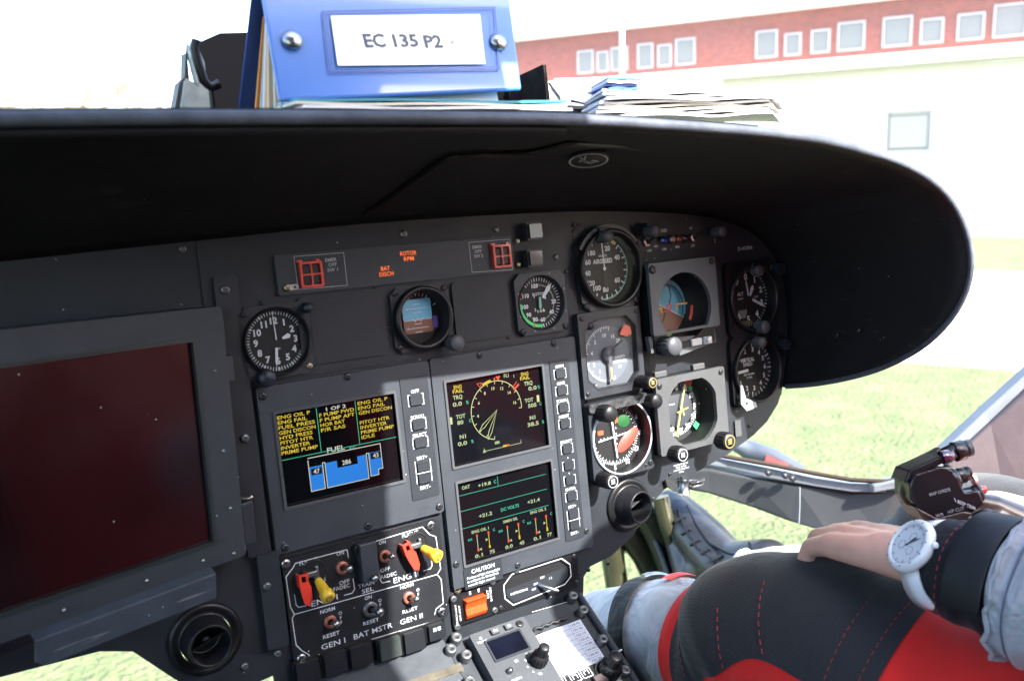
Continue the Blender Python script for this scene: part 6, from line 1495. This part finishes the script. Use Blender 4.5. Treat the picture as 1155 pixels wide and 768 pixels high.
# unseen roof; skylight edge cut so its shadow falls across the panel
SUNP = Vector((.26,.75,1.0))             # towards the sun, in panel axes
SUN = (PANEL.to_3x3() @ SUNP).normalized()
ZR = CZ+.42
def roof_hit(u, v): p = P(u, v, 6); k = (ZR-p.z)/SUN.z; return p + SUN*k
print('sun elev', math.degrees(math.asin(SUN.z)), 'SUN', SUN, 'roof', roof_hit(-150,-60), roof_hit(-170,-260), roof_hit(380,-200), roof_hit(100,-30))
a, c = roof_hit(-152,-60), roof_hit(-168,-262)
t = thing('shading_roof', 'unseen dark grey roof, its skylight edge shaped to shade the panel', 'roof', Matrix.Translation((.38,0,ZR)))
b = MB(1)
sl = (c-a)/(c.y-a.y)
xa = lambda y: a.x + sl.x*(y-a.y) - .38
y0, y1 = -1.0, .25
b.prism([(-.95,-2.2),(1.3,-2.2),(1.3,.35),(-.95,.35)], 0, .04, [[(xa(y0),y0),(1.2,y0),(1.2,y1),(xa(y1),y1)]])
b.build('roof_panel', M_FRAME, t)
t = thing('shading_rear_wall', 'unseen dark grey wall added behind the seats to darken the cabin', 'wall', Matrix.Translation(W(.38,-1.3,-1.08)))  # unseen wall put in to keep the cabin darker
b = MB(1); b.box(-.9,.9,-.03,0,0,1.48); b.build('wall_panel', M_PANEL, t)
t = thing('shading_door', 'unseen dark grey left door added to block light from the ground', 'door', Matrix.Translation(W(-.62,-.2,-1.08)))  # unseen door put in to block warm light bouncing off the ground
b = MB(1); b.box(-.05,0,-1.1,1.0,-.1,.86); b.build('door_panel', M_FRAME, t, bevel=.01)
for y_ in (-1.05, .98): b = MB(1); b.box(-.05,0,y_-.05,y_+.05,.861,1.48); b.build('door_post', M_FRAME, t, bevel=.008)
# windscreen
t = thing('windscreen', 'large curved clear windscreen with faint dust and scratches in front of the glareshield', 'windscreen', Matrix.Translation(W(.38,1.3,-.1)))
b = MB(1); vs = []; n, m_ = 32, 14
for j in range(m_+1):
    f = j/m_; z = -.12+.55*f; 
    for i in range(n+1):
        q = R(-100+200*i/n); ry = 1.0*(1-.42*f*f); vs.append(Vector((1.15*math.sin(q)*(1-.1*f), .05+ry*math.cos(q)*1.0-1.05, z+.1-.1)))
b.add(vs, [(j*(n+1)+i, j*(n+1)+i+1, (j+1)*(n+1)+i+1, (j+1)*(n+1)+i) for j in range(m_) for i in range(n)], smooth=True)
b.build('pane', glass_mat('windscreen_perspex', .012, .01, dust=WDUST), t)

# ================================================================ OUTSIDE
KI = (1, 1, 1)
def ghit(px, py, z=0): return onplane(px, py, Z=z)
def gmat():
    m = mat('grass_ground', (.10,.13,.04), .9); nt = m.node_tree; N = nt.nodes; L = nt.links; b = N['Principled BSDF']
    tc = N.new('ShaderNodeTexCoord'); n1 = N.new('ShaderNodeTexNoise'); n1.inputs['Scale'].default_value = 2.6; n1.inputs['Detail'].default_value = 12; n1.inputs['Roughness'].default_value = .82; L.new(tc.outputs['Object'], n1.inputs[0])
    r = N.new('ShaderNodeValToRGB'); e = r.color_ramp.elements; e[0].position = .32; e[0].color = (.048,.072,.025,1); e[1].position = .74; e[1].color = (.20,.205,.10,1); k = e.new(.5); k.color = (.095,.122,.046,1); L.new(n1.outputs[0], r.inputs[0]); L.new(r.outputs[0], b.inputs[0])
    n2 = N.new('ShaderNodeTexNoise'); n2.inputs['Scale'].default_value = 30; n2.inputs['Detail'].default_value = 5; L.new(tc.outputs['Object'], n2.inputs[0]); bp = N.new('ShaderNodeBump'); bp.inputs['Strength'].default_value = 1; bp.inputs['Distance'].default_value = .06; L.new(n2.outputs[0], bp.inputs['Height']); L.new(bp.outputs[0], b.inputs['Normal'])
    return m
b = MB(1); b.box(-150,250,-80,400,-.3,0); structure(b.build('ground', gmat(), None))
# concrete apron between the helicopter and the building
M_CONC = mat('concrete', (.46,.45,.42), .8, noise=.08, nscale=2, bump=.3, bscale=40)
A1, A2 = ghit(1100,312), ghit(1155,320); B1, B2 = ghit(1060,398), ghit(900,360)
d = (ghit(1155,304)-ghit(900,292)); 
# building line: from two ground points
Q1 = EYE + ray(1155,268)*1.0; k = CZ/(EYE.z-Q1.z); F1 = EYE+(Q1-EYE)*k
zf = (F1-EYE).dot(CAMF)
r611 = ray(611,300); 
dep = zf*1.24
F0 = EYE + ray(611,0)*dep; F0.z = 0
print('facade', F0, F1, 'depth', zf, dep)
fd = (F1-F0); fd.z = 0; FL = fd.length; fd.normalize(); fn = Vector((fd.y,-fd.x,0))
if fn.dot(EYE-F0) < 0: fn = -fn
FM = Matrix((fd, -fn, Vector((0,0,1)))).transposed().to_4x4(); FM.translation = F0; FI = FM.inverted()
def fxy(px, py):
    o_ = FI @ EYE; d_ = FI.to_3x3() @ ray(px, py); q_ = -o_.y/d_.y; p_ = o_+d_*q_; return p_.x, p_.z
for p_ in ((611,94),(1155,62),(585,49),(782,23),(988,0),(1155,268),(1100,262),(650,56),(647,86),(848,33),(1115,10),(1115,48),(1000,127),(1048,165),(720,30)): print(p_, [round(v,2) for v in fxy(*p_)])
t = thing('brick_building', 'long building with a red brick upper floor over pale yellow ground floor walls', 'building', FM)
XL = fxy(572,60)[0]
HE, HT = fxy(900,77)[1], fxy(800,21)[1]
def brick():
    m = mat('red_brick', (.30,.10,.075), .85); nt = m.node_tree; N = nt.nodes; L = nt.links; bt = N.new('ShaderNodeTexBrick'); tc = N.new('ShaderNodeTexCoord'); mp = N.new('ShaderNodeMapping'); mp.inputs['Rotation'].default_value = (PI/2,0,0); mp.inputs['Scale'].default_value = (1,1,1); L.new(tc.outputs['Object'], mp.inputs[0]); L.new(mp.outputs[0], bt.inputs[0])
    bt.inputs['Scale'].default_value = 4.5; bt.inputs['Color1'].default_value = (.24,.055,.035,1); bt.inputs['Color2'].default_value = (.16,.04,.03,1); bt.inputs['Mortar'].default_value = (.22,.11,.09,1); bt.inputs['Mortar Size'].default_value = .015; L.new(bt.outputs[0], N['Principled BSDF'].inputs[0]); return m
b = MB(1); b.box(XL,40,.3,12,HE+.12,HT); b.build('upper_wall', brick(), t)
b = MB(1); b.box(XL-.3,41,-.4,12.2,HE-.12,HE+.11); b.box(XL-.2,40.5,.0,12.4,HT+.001,HT+.18); b.build('eaves', mat('eaves_white', (.75,.73,.68), .7), t)
hole = []
wx0, wz1 = fxy(1000,127); wx1, wz0 = fxy(1048,178); wz0 = max(1.25, fxy(1024,172)[1])
b = MB(1); Mx = Matrix.Rotation(PI/2,4,'X')
b.prism([(XL,.45),(40,.45),(40,HE-.121),(XL,HE-.121)], -.3, 0, [[(wx0,wz0),(wx1,wz0),(wx1,wz1),(wx0,wz1)]], Mx); b.build('lower_wall', mat('pale_yellow_render', (.55,.54,.47), .85, noise=.05, nscale=2), t)
b = MB(1); b.box(XL,40,-.05,.25,0,.449); b.build('plinth', mat('plinth_grey', (.25,.28,.30), .8), t)
M_WG = mat('window_glass', (.15,.155,.155), .3, coat=.1); M_WF = mat('window_frame_white', (.36,.36,.37), .5)
def win(x0, x1, z0, z1, y, curtain=False):
    b = MB(1); T = Matrix.Translation((0,y,0)) @ Mx; b.prism([(x0,z0),(x1,z0),(x1,z1),(x0,z1)], -.10, .03, [[(x0+.04,z0+.04),(x1-.04,z0+.04),(x1-.04,z1-.04),(x0+.04,z1-.04)]], T); o = b.build('window', M_WF, t)
    b = MB(1); b.box(x0+.05,x1-.05,y+.0,y+.03,z0+.05,z1-.05); b.build('pane', M_WG, o)
    if x1-x0 > .95: bb = MB(1); bb.box((x0+x1)/2-.03,(x0+x1)/2+.03,y-.05,y-.01,z0+.06,z1-.06); bb.build('mullion', M_WF, o)
    if curtain:
        b = MB(1)
        for i in range(14): xx = x0+.1+(x1-x0-.2)*i/13; b.tube([(xx,y-.02,z0+.1),(xx,y-.02,z1-.1)], .035, 6)
        b.build('curtain', mat('curtain_white', (.38,.38,.34), .8), o)
ww = [(646,664,56,85),(668,681,57,83),(684,703,52,82),(714,732,48,79),(737,753,49,76),(757,780,42,74),(848,874,33,70),(881,901,36,64),(911,934,32,60),(941,974,23,62),(992,1028,17,60),(1035,1064,19,53),(1077,1111,13,48),(1118,1160,2,48),(1175,1215,0,44)]
for x0, x1, y0, y1 in ww:
    a_, c_ = fxy(x0, y1), fxy(x1, y0); zb = HE+.25+ (.35 if (y1 % 100) in (0,) else 0); win(a_[0], c_[0], max(HE+.3, a_[1]), min(HT-.1, fxy((x0+x1)/2, y0)[1]), .29)
win(wx0, wx1, wz0, wz1, .1, True)
# apron, kerb, path
s0 = FM.inverted() @ ghit(1130,312)
b = MB(1); y0_ = -(s0.y); 
b.add([FM @ Vector((x, y, .004)) for x, y in ((-60, s0.y), (60, s0.y), (60, s0.y-6.2), (4, s0.y-6.2), (-60, s0.y-6.2))], [(0,1,2,3,4)]); structure(b.build('apron', M_CONC, None))
b = MB(1); b.M = FM; b.box(-60,60,s0.y,s0.y+.12,0,.06); structure(b.build('kerb', mat('kerb_stone', (.30,.29,.27), .8), None))
# lamp post in front of the building
x_, z_ = fxy(720,30); t = thing('flagpole', 'slim white pole standing in front of the red brick upper floor', 'pole', FM @ Matrix.Translation((x_,-1.0,0)))
b = MB(1); b.tube([(0,0,0),(0,0,2.5),(0,0,7.5)], [.07,.06,.045], 14); b.build('mast', mat('pole_white', (.75,.75,.75), .4), t)
b = MB(1); b.lathe([(.09,7.5),(.09,7.56),(.04,7.62),(.001,7.64)], 14); b.build('finial', mat('pole_cap', (.6,.6,.6), .4), t)
b = MB(1); b.lathe([(.16,0),(.16,.05),(.09,.12),(.08,.12)], 16); b.build('base', M_CONC, t)
# sheds beyond on the far left: pale low trees
def tree(px, dist, h, seed, lab):
    rnd = random.Random(seed); g = EYE + ray(px, 187)*dist; base_ = Vector((g.x, g.y, 0)); t = thing('bare_tree', lab, 'tree', Matrix.Translation(base_), 'leafless trees beyond the field')
    tr = MB(1); br = MB(1)
    tr.tube([(0,0,0),(.1,0,h*.2),(0,.1,h*.45)], [.22,.16,.11], 10)
    def grow(mb, p, d_, L_, r, k):
        q_ = p + d_*L_; mb.tube([p, (p+q_)/2+Vector((rnd.uniform(-1,1),rnd.uniform(-1,1),rnd.uniform(-1,1)))*L_*.08, q_], [r, r*.8, r*.6], 5, cap=False)
        if k:
            for _ in range(3 if k > 2 else 4): 
                nd = (d_+Vector((rnd.uniform(-1,1),rnd.uniform(-1,1),rnd.uniform(-.3,.9)))*.75).normalized(); grow(mb, p.lerp(q_, rnd.uniform(.5,1)), nd, L_*rnd.uniform(.6,.8), r*.55, k-1)
    for i in range(6): grow(br, Vector((0,.05,h*(.22+.04*i))), Vector((math.cos(i*1.1+seed),math.sin(i*1.1+seed),.9)).normalized(), h*.26, .09, 4)
    tr.build('trunk', mat('bark', (.16,.13,.10), .9, noise=.3, nscale=6), t); br.build('crown', mat('twigs', (.24,.20,.14), .9), t)
tree(60, 34, 7, 2, 'leafless pale tree at the far left beyond the field'); tree(200, 38, 7.5, 5, 'leafless pale tree just left of the black case in the haze')
b = MB(1); h0 = EYE + ray(-200,187)*90; h1 = EYE + ray(640,187)*90
rnd = random.Random(4); vs = []; nh = 60
for i in range(nh+1):
    p_ = h0.lerp(h1, i/nh); vs += [(p_.x,p_.y,0),(p_.x,p_.y,6+3*math.sin(i*.4)+rnd.uniform(-.7,.7)),(p_.x+12,p_.y+18,2)]
b.add(vs, [f for i in range(nh) for f in ((3*i,3*i+3,3*i+4,3*i+1),(3*i+1,3*i+4,3*i+5,3*i+2))]); o = b.build('far_wood', mat('far_wood', (.22,.20,.15), .95, noise=.4, nscale=.4, bump=1, bscale=1), None); o['kind'] = 'stuff'
# haze
if HAZE:
    hz_ = MB(1); hz_.box(-160,260,-90,420,-1.5,12.5); m = bpy.data.materials.new('haze'); m.use_nodes = True; N = m.node_tree.nodes; N.clear(); o_ = N.new('ShaderNodeOutputMaterial'); v = N.new('ShaderNodeVolumePrincipled'); v.inputs['Color'].default_value = (.95,.96,1,1); v.inputs['Density'].default_value = HAZE; m.node_tree.links.new(v.outputs[0], o_.inputs[1]); hz = hz_.build('haze', m, None); hz['kind'] = 'stuff'

# ================================================================ LIGHT, CAMERA
el = math.asin(SUN.z); az = math.atan2(SUN.x, SUN.y)
w = bpy.data.worlds.new('World'); sc.world = w; w.use_nodes = True; N = w.node_tree.nodes; L = w.node_tree.links
s = N.new('ShaderNodeTexSky'); s.sky_type = 'NISHITA'; s.sun_disc = False; s.sun_elevation = el; s.sun_rotation = az; s.air_density = 1; s.dust_density = 2.5; s.ozone_density = 1
L.new(s.outputs[0], N['Background'].inputs[0]); N['Background'].inputs[1].default_value = .145
ld = bpy.data.lights.new('Sun', 'SUN'); ld.energy = SUNE; ld.angle = R(.53); ld.color = (1,.95,.87); lo = bpy.data.objects.new('Sun', ld); col.objects.link(lo); lo.rotation_euler = SUN.to_track_quat('Z','Y').to_euler()
cd = bpy.data.cameras.new('Camera'); cam = bpy.data.objects.new('Camera', cd); col.objects.link(cam); sc.camera = cam
cam.matrix_world = Matrix(((CAMX.x,-CAMD.x,-CAMF.x,EYE.x),(CAMX.y,-CAMD.y,-CAMF.y,EYE.y),(CAMX.z,-CAMD.z,-CAMF.z,EYE.z),(0,0,0,1)))
cd.sensor_width = 23.5; cd.lens = 23.5*1000/1155; cd.clip_start = .05; cd.clip_end = 2000
cd.dof.use_dof = True; cd.dof.focus_distance = .92; cd.dof.aperture_fstop = 4.8
sc.view_settings.view_transform = 'Standard'; sc.view_settings.look = 'None'; sc.view_settings.exposure = EXPO; sc.view_settings.gamma = 1
sc.cycles.max_bounces = 8; sc.cycles.transparent_max_bounces = 16; sc.cycles.sample_clamp_indirect = 4; sc.cycles.use_denoising = True; sc.cycles.caustics_reflective = False; sc.cycles.caustics_refractive = False
